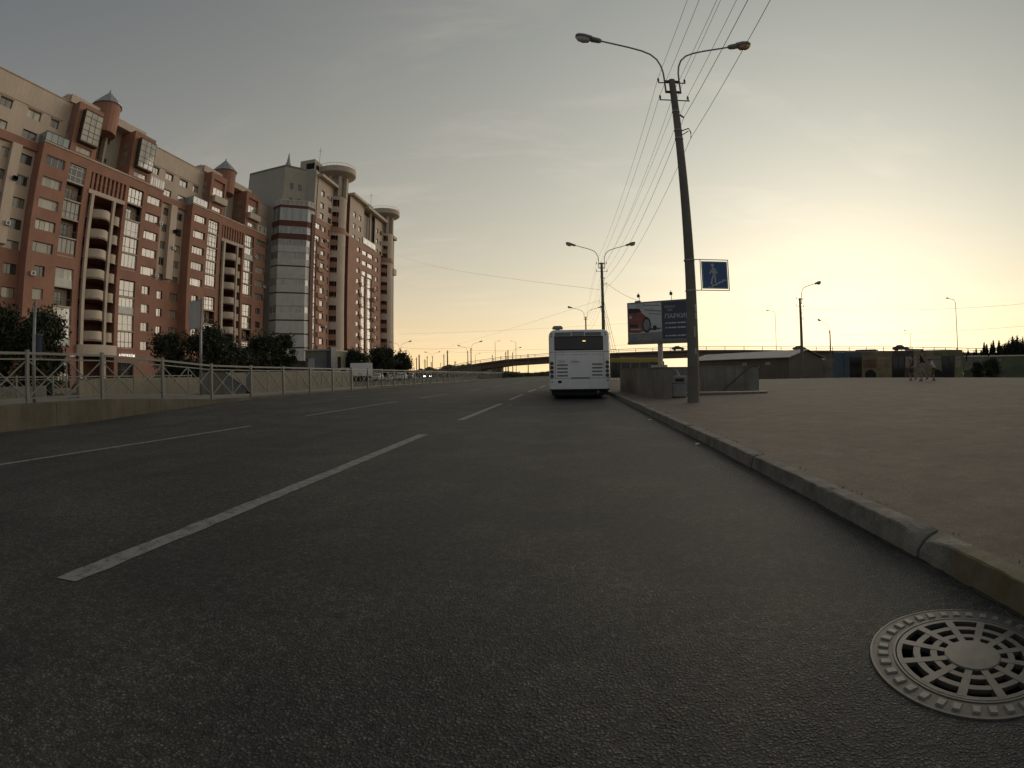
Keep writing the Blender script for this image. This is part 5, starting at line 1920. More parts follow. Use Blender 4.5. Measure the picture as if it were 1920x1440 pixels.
M['skin'] = material('skin', (0.24, 0.16, 0.12), 0.6, 0.08, 6)
M['hair_dark'] = material('dark_hair', (0.035, 0.025, 0.018), 0.7, 0.1, 9)
M['cloth_black'] = material('black_cloth', (0.028, 0.020, 0.017), 0.9, 0.15, 6)
M['cloth_white'] = material('white_cloth', (0.45, 0.45, 0.44), 0.9, 0.08, 6)
M['cloth_pale'] = material('pale_shorts', (0.24, 0.22, 0.20), 0.9, 0.12, 6)
M['cloth_khaki'] = material('khaki_shorts', (0.07, 0.066, 0.045), 0.9, 0.15, 6)
M['cloth_dress'] = material('dark_dress', (0.045, 0.032, 0.032), 0.9, 0.2, 6)
M['shoe'] = material('dark_shoes', (0.04, 0.028, 0.022), 0.7, 0.2, 8)


def person(label, loc, rz, H_, joints, clothes, hair, stoop=0.0, kid=False):
    """joints: dict of joint positions for a 1.0-high figure facing +y; the body is one remeshed surface"""
    t = thing('person', label, 'person', loc, rz, 'people walking across the square')
    S = lambda p: Vector(p) * H_
    J = {k: S(v) for k, v in joints.items()}
    q = H_
    b_ = MB()
    hd = J['head']
    b_.ell(hd, .043 * q, .052 * q, .066 * q, 14, 10)
    b_.ell(hd + Vector((0, .048 * q, -.012 * q)), .008 * q, .012 * q, .012 * q, 6, 5)       # nose
    for s in (-1, 1):
        b_.ell(hd + Vector((s * .044 * q, 0, -.005 * q)), .007 * q, .012 * q, .018 * q, 6, 5)
    limb(b_, [J['neck'], hd - Vector((0, 0, .04 * q))], [.031 * q, .030 * q])
    limb(b_, [J['pelvis'], J['waist'], J['chest'], J['neck']], [.082 * q, .072 * q, .086 * q, .045 * q])
    for s, sd in ((-1, 'l'), (1, 'r')):
        limb(b_, [J['chest'] + Vector((0, 0, .03 * q)), J['sh_' + sd]], [.06 * q, .043 * q])
        limb(b_, [J['sh_' + sd], J['el_' + sd], J['wr_' + sd]], [.040 * q, .030 * q, .021 * q])
        wr, el_ = J['wr_' + sd], J['el_' + sd]
        d = (wr - el_).normalized()
        b_.ell(wr + d * .03 * q, .020 * q, .020 * q, .028 * q, 8, 6)
        limb(b_, [J['hip_' + sd], J['kn_' + sd], J['an_' + sd]], [.062 * q, .043 * q, .025 * q])
        for k in range(4):
            p0 = wr + d * .045 * q + Vector(((k - 1.5) * .010 * q, (k - 1.5) * .004 * q, 0))
            b_.tube([p0, p0 + d * (.030 - .004 * abs(k - 1)) * q], [.0065 * q, .005 * q], 6)
        b_.tube([wr + d * .015 * q, wr + d * .035 * q + Vector((-s * .02 * q, .016 * q, 0))], [.008 * q, .006 * q], 6)
    body = b_.build('body', M['skin'], t, True)
    remesh(body, .011 * q)
    for s, sd in ((-1, 'l'), (1, 'r')):
        an, kn = J['an_' + sd], J['kn_' + sd]
        sh_ = MB()
        lift = joints.get('toe_' + sd, (0, .085, -.02))
        tv = Vector(lift) * q
        sh_.ell(an + Vector((0, -.01 * q, -.012 * q)), .028 * q, .034 * q, .026 * q, 10, 6)
        limb(sh_, [an + Vector((0, 0, -.018 * q)), an + tv], [.026 * q, .020 * q])
        o = sh_.build('shoe', M['shoe'], t, True)
        remesh(o, .012 * q)
    hb = MB()
    hb.ell(hd + Vector((0, -.010 * q, .014 * q)), .048 * q, .054 * q, .060 * q, 14, 10)
    if hair == 'long':
        limb(hb, [hd + Vector((0, -.035 * q, 0)), hd + Vector((0, -.06 * q, -.13 * q))], [.045 * q, .03 * q])
    ho = hb.build('hair', M['hair_dark'], t, True)
    # shirt
    up, low = clothes
    sb_ = MB()
    if up[0] == 'dress':
        limb(sb_, [J['waist'], J['chest'], J['neck'] - Vector((0, 0, .02 * q))], [.080 * q, .096 * q, .045 * q])
        rg = []
        for f_, r in ((0, .082), (.5, .105), (1.0, .135)):
            c_ = J['waist'].lerp((J['kn_l'] + J['kn_r']) / 2 + Vector((0, 0, .02 * q)), f_)
            rg.append([(c_.x + r * q * math.cos(2 * PI * k / 16), c_.y + r * q * .9 * math.sin(2 * PI * k / 16), c_.z) for k in range(16)])
        sb_.loft(rg)
        so = sb_.build('dress', up[1], t, True)
        remesh(so, .012 * q)
    else:
        limb(sb_, [J['pelvis'] + Vector((0, 0, .035 * q)), J['waist'], J['chest'], J['chest'] + Vector((0, 0, .055 * q))], [.092 * q, .086 * q, .100 * q, .078 * q])
        for sd in 'lr':
            if up[0] == 'tee':
                m_ = J['sh_' + sd].lerp(J['el_' + sd], .62)
                limb(sb_, [J['chest'] + Vector((0, 0, .03 * q)), J['sh_' + sd], m_], [.07 * q, .055 * q, .050 * q])
            else:
                limb(sb_, [J['chest'] + Vector((0, 0, .02 * q)), J['chest'].lerp(J['sh_' + sd], .75)], [.07 * q, .045 * q])
        so = sb_.build('shirt', up[1], t, True)
        remesh(so, .012 * q)
    if low:
        lb = MB()
        limb(lb, [J['pelvis'] + Vector((0, 0, .03 * q)), J['pelvis']], [.088 * q, .092 * q])
        for sd in 'lr':
            m_ = J['hip_' + sd].lerp(J['kn_' + sd], .88)
            limb(lb, [J['pelvis'], J['hip_' + sd], m_], [.085 * q, .078 * q, .064 * q])
        lo = lb.build('shorts', low[1], t, True)
        remesh(lo, .012 * q)
    return t


STAND = dict(pelvis=(0, 0, .53), waist=(0, 0, .62), chest=(0, 0, .73), neck=(0, 0, .845), head=(0, .012, .925), sh_l=(-.105, 0, .81), sh_r=(.105, 0, .81))
walk = dict(STAND, hip_l=(-.05, 0, .51), kn_l=(-.05, .10, .29), an_l=(-.05, .02, .06), hip_r=(.05, 0, .51), kn_r=(.05, -.02, .29), an_r=(.05, -.17, .11), toe_r=(0, .06, -.06),
            el_l=(-.145, -.07, .66), wr_l=(-.13, -.03, .53), el_r=(.145, .05, .66), wr_r=(.13, .14, .55))
person('tall person in a black sleeveless top and pale shorts striding across the square', (20.55, 25.95, square_z(20.5, 26) - .028), 0.9, 1.82, walk, (('tank', M['cloth_black']), ('s', M['cloth_pale'])), 'short')
gw = dict(walk, el_l=(-.14, .02, .67), wr_l=(-.12, .07, .55))
person('smaller person in a dark dress walking half hidden beside the tall one', (20.75, 27.3, square_z(20.5, 26) - .028), 0.9, 1.58, gw, (('dress', M['cloth_dress']), None), 'long')
bend = dict(pelvis=(0, -.02, .52), waist=(0, .02, .61), chest=(0, .08, .71), neck=(0, .135, .81), head=(0, .19, .86), sh_l=(-.11, .12, .77), sh_r=(.11, .12, .77),
            hip_l=(-.055, -.01, .50), kn_l=(-.06, .05, .28), an_l=(-.06, .0, .06), hip_r=(.055, -.01, .50), kn_r=(.06, .0, .28), an_r=(.06, -.06, .06),
            el_l=(-.15, .10, .63), wr_l=(-.12, .16, .52), el_r=(.15, .14, .63), wr_r=(.12, .20, .52))
person('small person in a white t-shirt and khaki shorts leaning forward beside the tall person', (21.35, 25.85, square_z(21.3, 26) - .02), 1.0, 1.36, bend, (('tee', M['cloth_white']), ('s', M['cloth_khaki'])), 'short')

# ================================================================== left of the railing
M['conc_median'] = material('median_concrete', (0.20, 0.178, 0.135), 0.85, 0.15, .9, 0.25, 14, fine=.1, stain=.5)
st2 = thing('underpass_stair', 'pale concrete underpass stair walls on the median behind the railing', 'stair', (-20, 28, .2))
Q = lambda *a: [(x + 20, y - 28) for x, y in a]
for y0, y1 in ((18.6, 22.3), (22.31, 26.0), (26.01, 29.8)):
    MB().prism(Q((-24.0, y0), (-24.0, y1), (-24.3, y1), (-24.3, y0)), -.2, 1.02).build('wall_panel', M['conc_median'], st2)
for y0, y1 in ((24.2, 28.9), (28.91, 33.7), (33.71, 38.6)):
    MB().prism(Q((-16.2, y0), (-16.2, y1), (-16.5, y1), (-16.5, y0)), -.2, 1.22).build('wall_panel', M['conc_median'], st2)
MB().prism(Q((-19.8, 24.2), (-18.0, 24.2), (-18.0, 24.5), (-19.8, 24.5)), -.2, 1.25).build('end_wall', M['conc_median'], st2)
MB().prism(Q((-19.8, 24.21), (-19.8, 31), (-19.5, 31), (-19.5, 24.51)), -.2, 1.24).build('inner_wall', M['concrete_dark'], st2)
sw = MB().add([(x + 20, 24.2 - 28, z) for x, z in ((-18.0, -.2), (-16.2, -.2), (-16.2, .05), (-18.0, 1.2))] + [(x + 20, 24.5 - 28, z) for x, z in ((-18.0, -.2), (-16.2, -.2), (-16.2, .05), (-18.0, 1.2))],
              [(0, 1, 2, 3), (7, 6, 5, 4), (0, 4, 5, 1), (1, 5, 6, 2), (2, 6, 7, 3), (3, 7, 4, 0)])
sw.build('sloping_wall', M['concrete_dark'], st2)
MB().tube([(.6, -3.95, 1.35), (2.0, -3.95, 1.3), (3.9, -3.95, .15)], .035, 8).build('handrail', M['dark_steel'], st2, True)
MB().tube([(-4.6, -9.5, .55), (-4.3, -9.2, 1.02), (-3.9, -8.6, 1.05)], .05, 8).build('handrail', M['dark_steel'], st2, True)
MB().prism(Q((-27.9, 14.0), (-27.9, 19.0), (-28.2, 19.0), (-28.2, 14.0)), -.2, .75).build('low_wall', M['concrete_dark'], st2)

# banner poles on the median
M['banner_white'] = material('banner_white', (0.40, 0.42, 0.41), 0.8, 0.12, 1.5)
M['banner_blue'] = material('banner_blue', (0.06, 0.075, 0.11), 0.8, 0.15, 2)


def banner_pole(label, x, y, h, bz0, bz1, bw_, mat, side):
    t = thing('banner_pole', label, 'pole', (x, y, .25), .55)
    MB().tube([(0, 0, -.1), (0, 0, h)], [.075, .055], 10).build('pole', M['steel'], t, True)
    n = 6
    fb_ = MB()
    for k in range(n + 1):
        u = side * (.09 + bw_ * k / n)
        fb_.v += [(u, .03 * math.sin(k * 1.3), bz0 + .06 * math.sin(k * .9)), (u, .02 * math.sin(k * 1.1 + 1), bz1 - .10 * k / n)]
    for k in range(n):
        fb_.f.append((2 * k, 2 * k + 2, 2 * k + 3, 2 * k + 1))
    o = fb_.build('banner', mat, t)
    so = o.modifiers.new('cloth', 'SOLIDIFY')
    so.thickness = .012
    MB().tube([(0, 0, bz1), (side * (bw_ + .1), 0, bz1 - .06)], .018, 6).tube([(0, 0, bz0), (side * (bw_ + .1), 0, bz0)], .018, 6).build('banner_arm', M['steel'], t)
    return t


banner_pole('grey pole with a tall pale banner before the second round stair bay', -17.0, 20.9, 4.75, 3.25, 4.65, .52, M['banner_white'], -1)
banner_pole('grey pole with a narrow dark blue banner before the leafy trees', -17.6, 11.4, 3.7, 1.7, 2.55, .26, M['banner_blue'], 1)

# pavilion between the trees and the second house
M['pav_wall'] = material('pavilion_wall', (0.20, 0.20, 0.15), 0.85, 0.15, .5, stain=.3)
M['pav_mural'] = material('pavilion_mural', (0.15, 0.16, 0.19), 0.7, 0.6, .22, col2=(.30, .30, .31))
M['pav_blue'] = material('pavilion_blue', (0.055, 0.06, 0.085), 0.6, 0.2, .6)
pav = thing('pavilion', 'low shop pavilion with a blurred grey mural before the pink brick house', 'building', (-45, 85, 0), .06)
MB().box(0, 4.7, 0, 21, 0, 5.6).build('mural_block', M['pav_wall'], pav)
MB().box(.1, 4.2, -.06, 0, .6, 4.6).build('mural', M['pav_mural'], pav)
MB().box(.3, 1.9, -.12, -.06, 2.2, 4.3).build('window', M['pane_dark'], pav)
MB().box(-.2, 4.8, -.3, 21, 5.6, 5.85).build('roof_edge', M['trim'], pav)
MB().box(4.25, 5.1, -.25, 2.4, 0, 6.1).build('corner_block', M['pav_blue'], pav)
for y in (4.0, 8.2, 12.4, 16.6):
    MB().box(4.7, 4.78, y, y + 1.5, 1.2, 4.6).build('window', M['pane_dark'], pav)

# ================================================================== trees
M['leaf_dark'] = material('dark_leaf', (0.026, 0.036, 0.017), 0.75, 0.5, .9, col2=(.050, .062, .024))
M['leaf_mid'] = material('leaf', (0.036, 0.048, 0.02), 0.75, 0.45, .9, col2=(.062, .074, .03))
M['needle'] = material('needle', (0.022, 0.028, 0.017), 0.8, 0.4, .9)
M['bark'] = material('bark', (0.055, 0.043, 0.032), 0.9, 0.3, 5)


def leaf_crown(rng, blobs, n, size):
    """many small leaf faces spread through overlapping lobes, denser towards the shell, with gaps between"""
    b_ = MB()
    tot = sum(r[3] * r[4] * r[5] for r in blobs)
    for (cx, cy, cz, rx, ry, rz) in blobs:
        m = int(n * rx * ry * rz / tot)
        for _ in range(m):
            a, u = rng.uniform(0, 2 * PI), rng.uniform(-1, 1)
            rr = rng.random() ** .5 * (1.75 if rng.random() < .24 else 1.0)
            s_ = math.sqrt(1 - u * u)
            p = Vector((cx + rx * rr * s_ * math.cos(a), cy + ry * rr * s_ * math.sin(a), cz + rz * rr * u))
            d = Vector((rng.gauss(0, 1), rng.gauss(0, 1), rng.gauss(0, .8))).normalized()
            e = d.orthogonal().normalized()
            e.rotate(Matrix.Rotation(rng.uniform(0, 6.28), 3, d))
            f_ = d.cross(e)
            l = size * rng.uniform(.6, 1.5)
            b_.add([p - e * l, p + f_ * l * .45, p + e * l, p - f_ * l * .45], [(0, 1, 2, 3)])
    return b_


def tree(label, x, y, h, rad, seed, n=5200, size=.12, mat='leaf_dark', z0=.05, low=.12, group='trees and bushes beyond the railing', name='broadleaf_tree'):
    rng = random.Random(seed)
    t = thing(name, label, 'tree', (x, y, z0), 0, group)
    tr_ = MB().tube([(0, 0, -.1), (.05, .02, h * .25), (.1, -.05, h * .55), (.05, 0, h * .85)], [.035 * h, .026 * h, .016 * h, .006 * h], 8)
    tr_.build('trunk', M['bark'], t, True)
    blobs = []
    lb = MB()
    for k in range(34):
        a = rng.uniform(0, 2 * PI)
        zf = low + (1 - low) * rng.random() ** .8
        w_ = math.sin(PI * min(max((zf - low * .6) / (1.05 - low * .6), 0.08), 1)) ** .6
        r = rad * w_ * rng.uniform(.10, .85)
        bx, by = r * math.cos(a), r * math.sin(a)
        s_ = rad * rng.uniform(.20, .36)
        blobs.append((bx, by, h * zf * .93, s_, s_, s_ * rng.uniform(.7, 1.05)))
        lb.tube([(.05, 0, h * max(zf - .22, .08)), (bx * .6, by * .6, h * zf * .88), (bx, by, h * zf * .93)], [.013 * h, .008 * h, .003 * h], 5)
    lb.build('limb', M['bark'], t)
    leaf_crown(rng, blobs, int(n * 1.7), size * 1.35).build('crown', M[mat], t)
    return t


tree('tall dark tree in front of the red block at the picture edge', -40.5, 22.5, 7.2, 2.8, 1, 7000, .13)
tree('dark tree beside the pole with the narrow blue banner', -37.0, 24.6, 6.2, 2.9, 2, 6000, .12)
tree('low dark tree spreading under the first round stair bay', -39.6, 26.4, 4.4, 2.2, 3, 5200, .12, low=.05)
tree('rounded bushy tree below the small windows of the red block', -41.2, 44.6, 5.9, 2.6, 4, 5200, .12, low=.05)
tree('broad dark tree behind the pole with the pale banner', -37.0, 47.0, 6.3, 3.4, 5, 7000, .13, low=.05)
tree('low dark tree beside the entrance of the second round stair bay', -37.8, 53.8, 4.2, 2.4, 6, 4500, .12, low=.05)
tree('dense dark tree before the white glazed corner of the taller house', -39.8, 63.5, 6.4, 3.6, 8, 7500, .14, low=.05)
tree('pointed dark tree rising beside the low pavilion', -38.4, 65.4, 7.4, 2.2, 9, 5200, .13, low=.05)
tree('dark tree filling the gap between block and pavilion', -42.2, 60.5, 5.0, 3.0, 10, 5200, .13, low=.05)
tree('dark tree with pale gaps behind the box truck', -40.0, 95.5, 5.8, 3.2, 12, 5000, .15, low=.05)
tree('dense dark tree at the end of the pink brick house', -37.5, 104, 6.9, 3.6, 13, 6500, .16, low=.03)
tree('dark bush under the last round stair tower', -34.5, 108, 5.6, 3.0, 14, 5000, .15, low=.03)

# ================================================================== overpass and the far right
M['over_conc'] = material('overpass_concrete', (0.21, 0.155, 0.115), 0.85, 0.15, .3, stain=.4)
M['over_deck'] = material('overpass_edge', (0.26, 0.215, 0.165), 0.85, 0.12, .3)
over = thing('overpass', 'long concrete road overpass rising from the road and curving behind the yard', 'overpass', (0, 190, 0))
OP = [(-62, 206, 1.6), (-52, 203, 2.3), (-45, 200, 3.0), (-36.7, 196.6, 4.4), (-31.4, 195.5, 5.1), (-21.2, 192.8, 6.2), (-5.6, 189.9, 6.9), (6, 185, 7.3), (18.1, 179.1, 7.55), (40, 170.4, 7.9),
      (56, 160.5, 7.5), (70.4, 149.2, 6.9), (91.4, 125.2, 6.05), (102.9, 109.2, 5.3), (113.6, 97.9, 4.9), (128, 76, 4.6), (140, 50, 4.4)]


def along(pts, step):
    out_ = []
    for (a, b_) in zip(pts, pts[1:]):
        a, b_ = Vector(a), Vector(b_)
        n = max(1, int((b_ - a).length / step))
        out_ += [a.lerp(b_, k / n) for k in range(n)]
    return out_ + [Vector(pts[-1])]


OF = along(OP, 5)


def side(i, d):
    a, b_ = OF[max(i - 1, 0)], OF[min(i + 1, len(OF) - 1)]
    t = (b_ - a)
    n = Vector((-t.y, t.x, 0)).normalized()      # away from the camera
    return OF[i] + n * d


def ribbon(name, mat, d0, d1, zt, zb, i0=0, i1=None, floor=None):
    rings = []
    for i in range(i0, i1 if i1 else len(OF)):
        p, q = side(i, d0), side(i, d1)
        b0 = (p.z + zb) if floor is None else floor
        rings.append([(p.x, p.y - 190, b0), (p.x, p.y - 190, p.z + zt), (q.x, q.y - 190, p.z + zt), (q.x, q.y - 190, b0)])
    return MB().loft(rings).build(name, mat, over)


ribbon('girder', M['over_conc'], .9, 9.5, -.55, -2.35)
ribbon('deck', M['over_deck'], 0, 10.4, 0.0, -.5)
iab = next(i for i, p in enumerate(OF) if p.x > -30)
ribbon('abutment', M['concrete_dark'], .5, 9.9, -.52, 0, 0, iab, -.3)
irt = next(i for i, p in enumerate(OF) if p.x > 84)
ribbon('embankment', M['grass'], .2, 10.2, -.52, 0, irt, None, -.3)
for nm, zz, wd in (('guard_rail', 1.05, .14), ('guard_rail', .55, .10)):
    r = MB()
    for i in range(len(OF) - 1):
        p, q = side(i, .25), side(i + 1, .25)
        r.bar((p.x, p.y - 190, p.z + zz), (q.x, q.y - 190, q.z + zz), wd)
    r.build(nm, M['over_deck'], over)
r = MB()
for p in along([tuple(side(i, .25)) for i in range(len(OF))], 3.2):
    r.box(p.x - .07, p.x + .07, p.y - .07 - 190, p.y + .07 - 190, p.z, p.z + 1.1)
r.build('rail_posts', M['over_deck'], over)['kind'] = 'stuff'
for i in range(iab, irt, 5):
    p = side(i, 5)
    if -8 < p.x < 1:
        continue
    MB().box(p.x - 1.6, p.x + 1.6, p.y - 3.4 - 190, p.y + 3.4 - 190, -.3, p.z - 2.3).build('pier', M['concrete_dark'], over, bevel=.1)
car('parked_car', 'dark car crossing the overpass above the wrapped bus', (92.5, 126.6, 6.05), -.85, M['car_dark'], s=1.15)
car('parked_car', 'small dark car on the overpass above the grey shed roof', (71.4, 151.4, 6.95), -.66, M['car_grey'])
car('parked_car', 'dark car on the overpass beside the lamp pole', (37.5, 173.5, 7.9), -.4, M['car_dark'])

# grey-roofed shed and the concrete panel fence
M['shed_roof'] = material('shed_roof', (0.26, 0.265, 0.25), 0.6, 0.10, .5)
M['shed_wall'] = material('shed_wall', (0.16, 0.135, 0.11), 0.85, 0.15, .5, stain=.3)
shed = thing('shed', 'long low shed with a pale grey gabled roof behind the stair wall', 'building', (30.6, 68.5, -.05))
ax = Vector((22.2 - 30.6, 92.5 - 68.5))
ax = ax.normalized()
nx = Vector((ax.y, -ax.x))
if nx.x < 0:
    nx = -nx
Ls, Ws = 25.0, 6.6
SP = lambda u, v, z: (ax.x * u + nx.x * v, ax.y * u + nx.y * v, z)
wb_ = MB().add([SP(0, 0, 0), SP(Ls, 0, 0), SP(Ls, Ws, 0), SP(0, Ws, 0), SP(0, 0, 2.85), SP(Ls, 0, 2.85), SP(Ls, Ws, 2.85), SP(0, Ws, 2.85), SP(0, Ws / 2, 3.85), SP(Ls, Ws / 2, 3.85)],
               [(0, 4, 5, 1), (2, 6, 7, 3), (0, 3, 7, 8, 4), (1, 5, 9, 6, 2)])
wb_.build('wall', M['shed_wall'], shed)
for v0, v1, z0_, z1_ in ((-.45, Ws / 2, 2.80, 3.92), (Ws + .45, Ws / 2, 2.80, 3.92)):
    MB().add([SP(-.5, v0, z0_), SP(Ls + .5, v0, z0_), SP(Ls + .5, v1, z1_), SP(-.5, v1, z1_), SP(-.5, v0, z0_ + .1), SP(Ls + .5, v0, z0_ + .1), SP(Ls + .5, v1, z1_ + .1), SP(-.5, v1, z1_ + .1)],
             [(0, 1, 2, 3), (4, 5, 6, 7), (0, 1, 5, 4), (1, 2, 6, 5), (2, 3, 7, 6), (3, 0, 4, 7)]).build('roof_slope', M['shed_roof'], shed)
for u in (4, 9.5):
    MB().add([SP(u, -.02, 1.9), SP(u + 1.1, -.02, 1.9), SP(u + 1.1, -.02, 2.3), SP(u, -.02, 2.3)], [(0, 1, 2, 3)]).build('notice', M['sticker'], shed)
pf = thing('panel_fence', 'grey concrete panel fence running behind the wrapped bus', 'fence', (36.5, 71, -.05))
A, B = Vector((37.2, 71.5)), Vector((62, 58))
npn = 9
for k in range(npn):
    p, q = A.lerp(B, k / npn), A.lerp(B, (k + 1) / npn)
    MB().bar((p.x - 36.5, p.y - 71, 1.35), (q.x - 36.5 - .03, q.y - 71, 1.35), .14, 2.7).build('panel', M['concrete_dark'], pf)
    MB().box(p.x - 36.5 - .12, p.x - 36.5 + .12, p.y - 71 - .12, p.y - 71 + .12, 0, 2.85).build('post', M['concrete_dark'], pf)
pf2 = thing('panel_fence', 'grey concrete panel fence in front of the low shed', 'fence', (20, 76, -.05))
A, B = Vector((21, 80.5)), Vector((37, 70.6))
for k in range(7):
    p, q = A.lerp(B, k / 7), A.lerp(B, (k + 1) / 7)
    MB().bar((p.x - 20, p.y - 76, .95), (q.x - 20 - .03, q.y - 76, .95), .14, 1.9).build('panel', M['concrete_dark'], pf2)
# low kerb lines of the yard
MB().prism([(13, 62), (30, 61), (30, 61.4), (13, 62.4)], -.02, .22).build('yard_kerb', M['dark_steel'])['kind'] = 'structure'

# green bank with bushes and spruces at the right edge
bank = MB()
bp = [(50, 72), (60, 62), (66, 52), (74, 38), (84, 20)]
rg = []
for x, y in bp:
    d = Vector((x, y)).normalized()
    rg.append([(x - d.x * 6, y - d.y * 6, -.3), (x - d.x * 2, y - d.y * 2, 1.5), (x + d.x, y + d.y, 2.9), (x + d.x * 8, y + d.y * 8, 3.25), (x + d.x * 22, y + d.y * 22, 3.2), (x + d.x * 22, y + d.y * 22, -.3)])
bank.loft(rg)
bank.build('green_bank', M['grass'])['kind'] = 'structure'
tree('round dark bush on the bank right of the wrapped bus, smaller one', 50.6, 52.0, 1.9, 1.0, 21, 2500, .09, low=.0, z0=0, group='bushes by the yard', name='bush')
tree('round dark bush on the bank right of the wrapped bus, larger one', 53.0, 51.3, 2.3, 1.4, 22, 3000, .09, low=.0, z0=0, group='bushes by the yard', name='bush')


def spruce(label, x, y, h, seed, z0=3.0):
    rng = random.Random(seed)
    t = thing('spruce_tree', label, 'tree', (x, y, z0), rng.uniform(0, 6), 'spruces on the bank')
    MB().tube([(0, 0, -.5), (0, 0, h)], [.02 * h, .004 * h], 6).build('trunk', M['bark'], t)
    b_ = MB()
    z = h * .08
    while z < h * .99:
        r = (1 - z / h) ** .9 * h * .30 * rng.uniform(.7, 1.2) + .10
        m = max(9, int(34 * r / (h * .24)) + 8)
        for k in range(m):
            a = rng.uniform(0, 2 * PI)
            rr = r * rng.uniform(.6, 1.1)
            c, s = math.cos(a), math.sin(a)
            wd = .16 * rr + .08
            zj = z + rng.uniform(-.05, .05) * h
            b_.add([(0, 0, zj + .05 * h), (rr * .6 * c - wd * s, rr * .6 * s + wd * c, zj), (rr * c, rr * s, zj - rng.uniform(-.1, .45) * rr), (rr * .6 * c + wd * s, rr * .6 * s - wd * c, zj - .1)], [(0, 1, 2, 3)])
        z += h * .035
    b_.build('crown', M['needle'], t)


rs = random.Random(31)
n_sp = 30
for k in range(n_sp):
    f_ = k / (n_sp - 1)
    az = .748 + .165 * f_ + rs.uniform(-.004, .004)          # bearing from the road
    d = 118 - 12 * f_ + rs.uniform(-6, 6)
    h = (2.4 + 2.9 * f_) * rs.uniform(.7, 1.15)
    spruce('dark spruce in the row on the green bank', math.sin(az) * d, math.cos(az) * d, h, 100 + k, 2.6)
tree('dark leafy tree crowning the far end of the green bank', 82.5, 73, 2.9, 3.4, 41, 4000, .14, low=.0, z0=2.8, group='trees on the bank')
tree('dark leafy tree behind the spruces on the green bank', 84.5, 68, 3.4, 3.4, 42, 4000, .14, low=.0, z0=2.8, group='trees on the bank')

# ================================================================== poles, lamps and wires far off
street_lamp('street_lamp', 'single-armed lamp with leaning pole standing left of the wrapped bus', (22.95, 48.2, -.02), (1,), h=8.0, rz=.3)
street_lamp('street_lamp', 'single-armed lamp with its arm to the left beyond the shed', (48.5, 89.2, 0), (-1,), h=8.2, rz=.3, simple=True)


def slim_lamp(label, x, y, h, arm, group=None, r=.07):
    t = thing('slim_street_lamp', label, 'street lamp', (x, y, 0), 0, group)
    MB().tube([(0, 0, -.2), (0, 0, h)], [r * 1.3, r * .7], 8).build('pole', M['steel'], t, True)
    for a in arm:
        MB().tube([(0, 0, h - .1), (a * .25, 0, h + .35), (a * 1.5, 0, h + .55)], .04, 6).build('arm', M['steel'], t)
        MB().ell((a * 1.8, 0, h + .56), .40, .16, .10, 10, 6).build('lamp_head', M['lamp_shell'], t, True)


slim_lamp('tall slim lamp on the overpass behind the grey shed roof', 46.1, 110.1, 13.4, (-1,))
slim_lamp('tall slim lamp above the front of the wrapped bus', 62.9, 69.4, 11.6, (-1,))
slim_lamp('short slim lamp above the tail of the wrapped bus', 88.4, 116.6, 10.2, (-1,))
slim_lamp('tall slim lamp over the overpass left of the white bus, left one', -27.9, 212.4, 13.6, (1,), r=.1)
slim_lamp('tall slim lamp over the overpass left of the white bus, right one', -19.8, 215.3, 13.6, (-1,), r=.1)
slim_lamp('slim lamp standing on the overpass ramp', -36.0, 212, 8.6, (1,), r=.1)
for (x, y, h, arms), lb in zip([(-42.1, 131.9, 8.0, (-1, 1)), (-50.5, 199.1, 8.0, (-1, 1)), (-29.3, 159.1, 8.0, (-1,)), (-25.0, 140.5, 8.0, (1,)), (-18.4, 187, 8.4, (1,)), (1.7, 84.2 + 55, 8.6, (-1, 1))],
                               ['far two-armed lamp nearest to the pink brick house', 'far small two-armed lamp over the car headlights', 'far lamp with one arm to the left at the ramp foot',
                                'far lamp with one arm to the right at the ramp foot', 'far lamp with one arm to the right before the overpass', 'far two-armed lamp hidden mostly by the white bus']):
    street_lamp('street_lamp', lb, (x, y, 0), arms, h=h, simple=True)


def plain_pole(x, y, h, r=.13, extra=0):
    t = thing('line_pole', 'plain concrete line pole standing far beyond the railing', 'pole', (x, y, 0), 0, 'line poles far beyond the railing')
    MB().tube([(0, 0, -.2), (0, 0, h)], [r * 1.25, r * .85], 8).build('shaft', M['pole'], t, True)
    MB().bar((-.5, 0, h - .7), (.5, 0, h - .7), .08).build('bracket', M['dark_steel'], t)
    return t


for x, y, h, r in ((-50.8, 168.2, 7, .12), (-50.1, 175.3, 7, .16), (-50.0, 178.3, 8, .24), (-50.3, 190.3, 8, .14), (-41.3, 178.8, 8, .15), (-38.8, 173.3, 9, .22), (-30.4, 222, 9, .14), (-28.7, 237.6, 9, .14),
                   (-19.1, 178.3, 8.9, .17), (-20.1, 180.1, 8.4, .14), (-12.2, 176, 7.4, .14), (-58, 215, 7.6, .12), (-61, 228, 7.4, .12), (-64, 250, 7.2, .12), (-57, 240, 6.5, .12), (-52, 232, 7.5, .12), (-47, 226, 6.8, .12), (-55, 262, 7.5, .14), (-68, 265, 7.5, .14)):
    plain_pole(x, y, h, r)
tp = thing('transformer_pole', 'far pole with a crossbar gantry beside the two-armed lamp', 'pole', (-50.5, 161.9, 0))
MB().tube([(0, 0, -.2), (0, 0, 8)], [.25, .2], 8).build('shaft', M['pole'], tp)
MB().bar((-.9, 0, 7.9), (1.2, 0, 7.9), .25).build('crossbar', M['dark_steel'], tp)
MB().box(-2.5, 2.6, -.1, .1, 3.4, 3.8).build('gantry_beam', M['dark_steel'], tp)
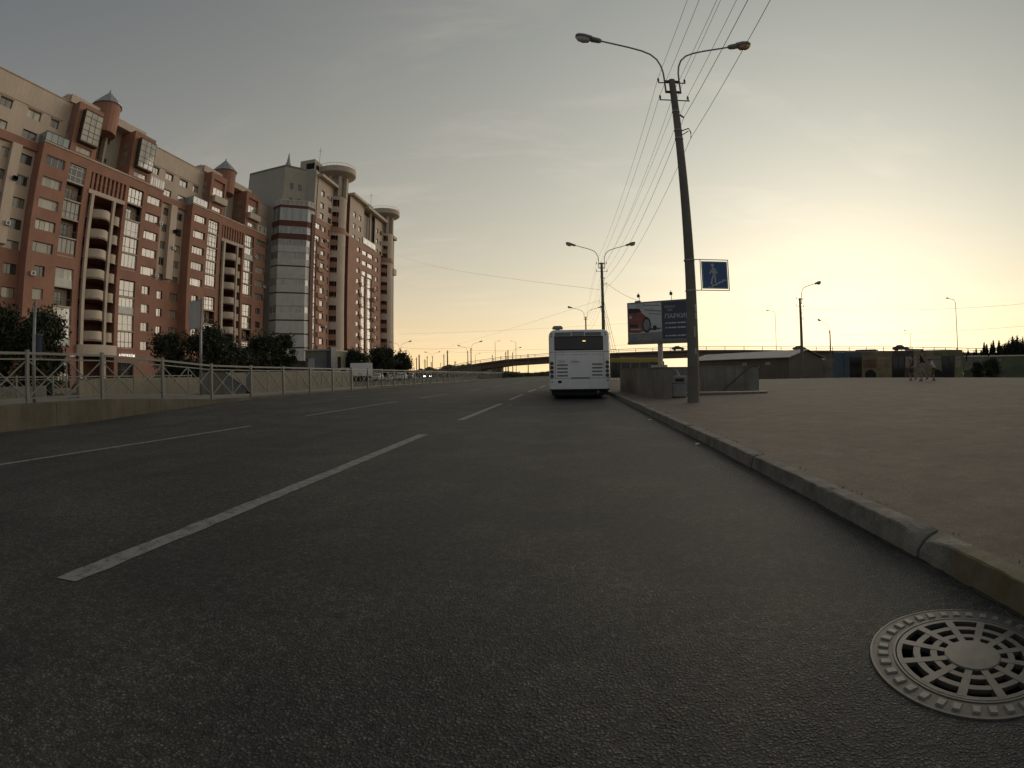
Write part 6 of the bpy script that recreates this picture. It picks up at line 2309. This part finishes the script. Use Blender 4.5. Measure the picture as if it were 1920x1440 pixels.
# span wires far off
for p, q, r, sg in (((-49, 150, 37), (LB[0], LB[1], 8.3), .010, 1.2), ((-50, 155, 13.5), (30, 150, 15.5), .016, .8), ((-46, 170, 8.6), (LB[0], LB[1] + 2, 7.7), .008, .6),
                    ((-42, 132, 8.2), (-25, 140, 8.3), .02, .5), ((-29, 159, 8.2), (20, 165, 9.5), .02, .6), ((-38.8, 173, 8.6), (-19, 178, 8.6), .02, .5)):
    wire('span_wire', 'thin span wire crossing the pale sky left of the white bus', [p, q], r, (sg,), 'span wires left of the white bus')
wire('span_wire', 'thin wire rising to the picture edge above the wrapped bus, upper one', [(23.0, 48.2, 6.9), (62, 40, 9.6)], .011, (.9,), None)
wire('span_wire', 'thin wire rising to the picture edge above the wrapped bus, lower one', [(48.5, 89.2, 7.2), (78, 56, 8.2)], .014, (.5,), None)
# guy wires of the mast behind the lamp
mast = thing('lattice_mast', 'thin leaning lattice of cables beside the second street lamp', 'mast', (4.6, 55, .1))
mb_ = MB()
for k in range(4):
    mb_.tube([(0.15 * k - .9, 0, 8.3), (.45 + .32 * k, 0, 0)], .016, 4)
for k in range(5):
    f_ = k / 5
    mb_.tube([(-.9 + 1.35 * (1 - f_) * 1.0 + .0, 0, 8.3 * f_), (-.45 + 1.86 * (1 - f_), 0, 8.3 * f_)], .012, 4)
mb_.build('cables', M['cable'], mast)
# low far skyline: shrubs and roofs at the foot of the sky
sk = MB()
rsk = random.Random(77)
for k in range(900):
    az = rsk.uniform(-.42, .75)
    d = rsk.uniform(300, 620)
    x, y = math.sin(az) * d, math.cos(az) * d
    h = rsk.uniform(2.0, 5.0) * (1 + .7 * math.sin(az * 23))
    wd = rsk.uniform(2, 6)
    sk.ell((x, y, h * .4), wd, wd, max(1.0, h) * .6, 6, 4)
tag(sk.build('treeline', M['leaf_dark']), 'low dark line of far trees at the horizon', 'trees', kind='stuff')
# hedge along the far verge
hb_ = MB()
rh = random.Random(9)
hedge_blobs = []
for k in range(40):
    y = 96 + k * 2.2
    hedge_blobs.append((-15.5 + curve_x(y) + rh.uniform(-.5, .5) - 21, y - 100, .5, 1.0, 1.2, rh.uniform(.4, .8)))
hg = thing('hedge', 'low dark hedge along the verge behind the far railing', 'hedge', (21, 100, 0))
leaf_crown(rh, hedge_blobs, 6000, .14).build('foliage', M['leaf_mid'], hg)
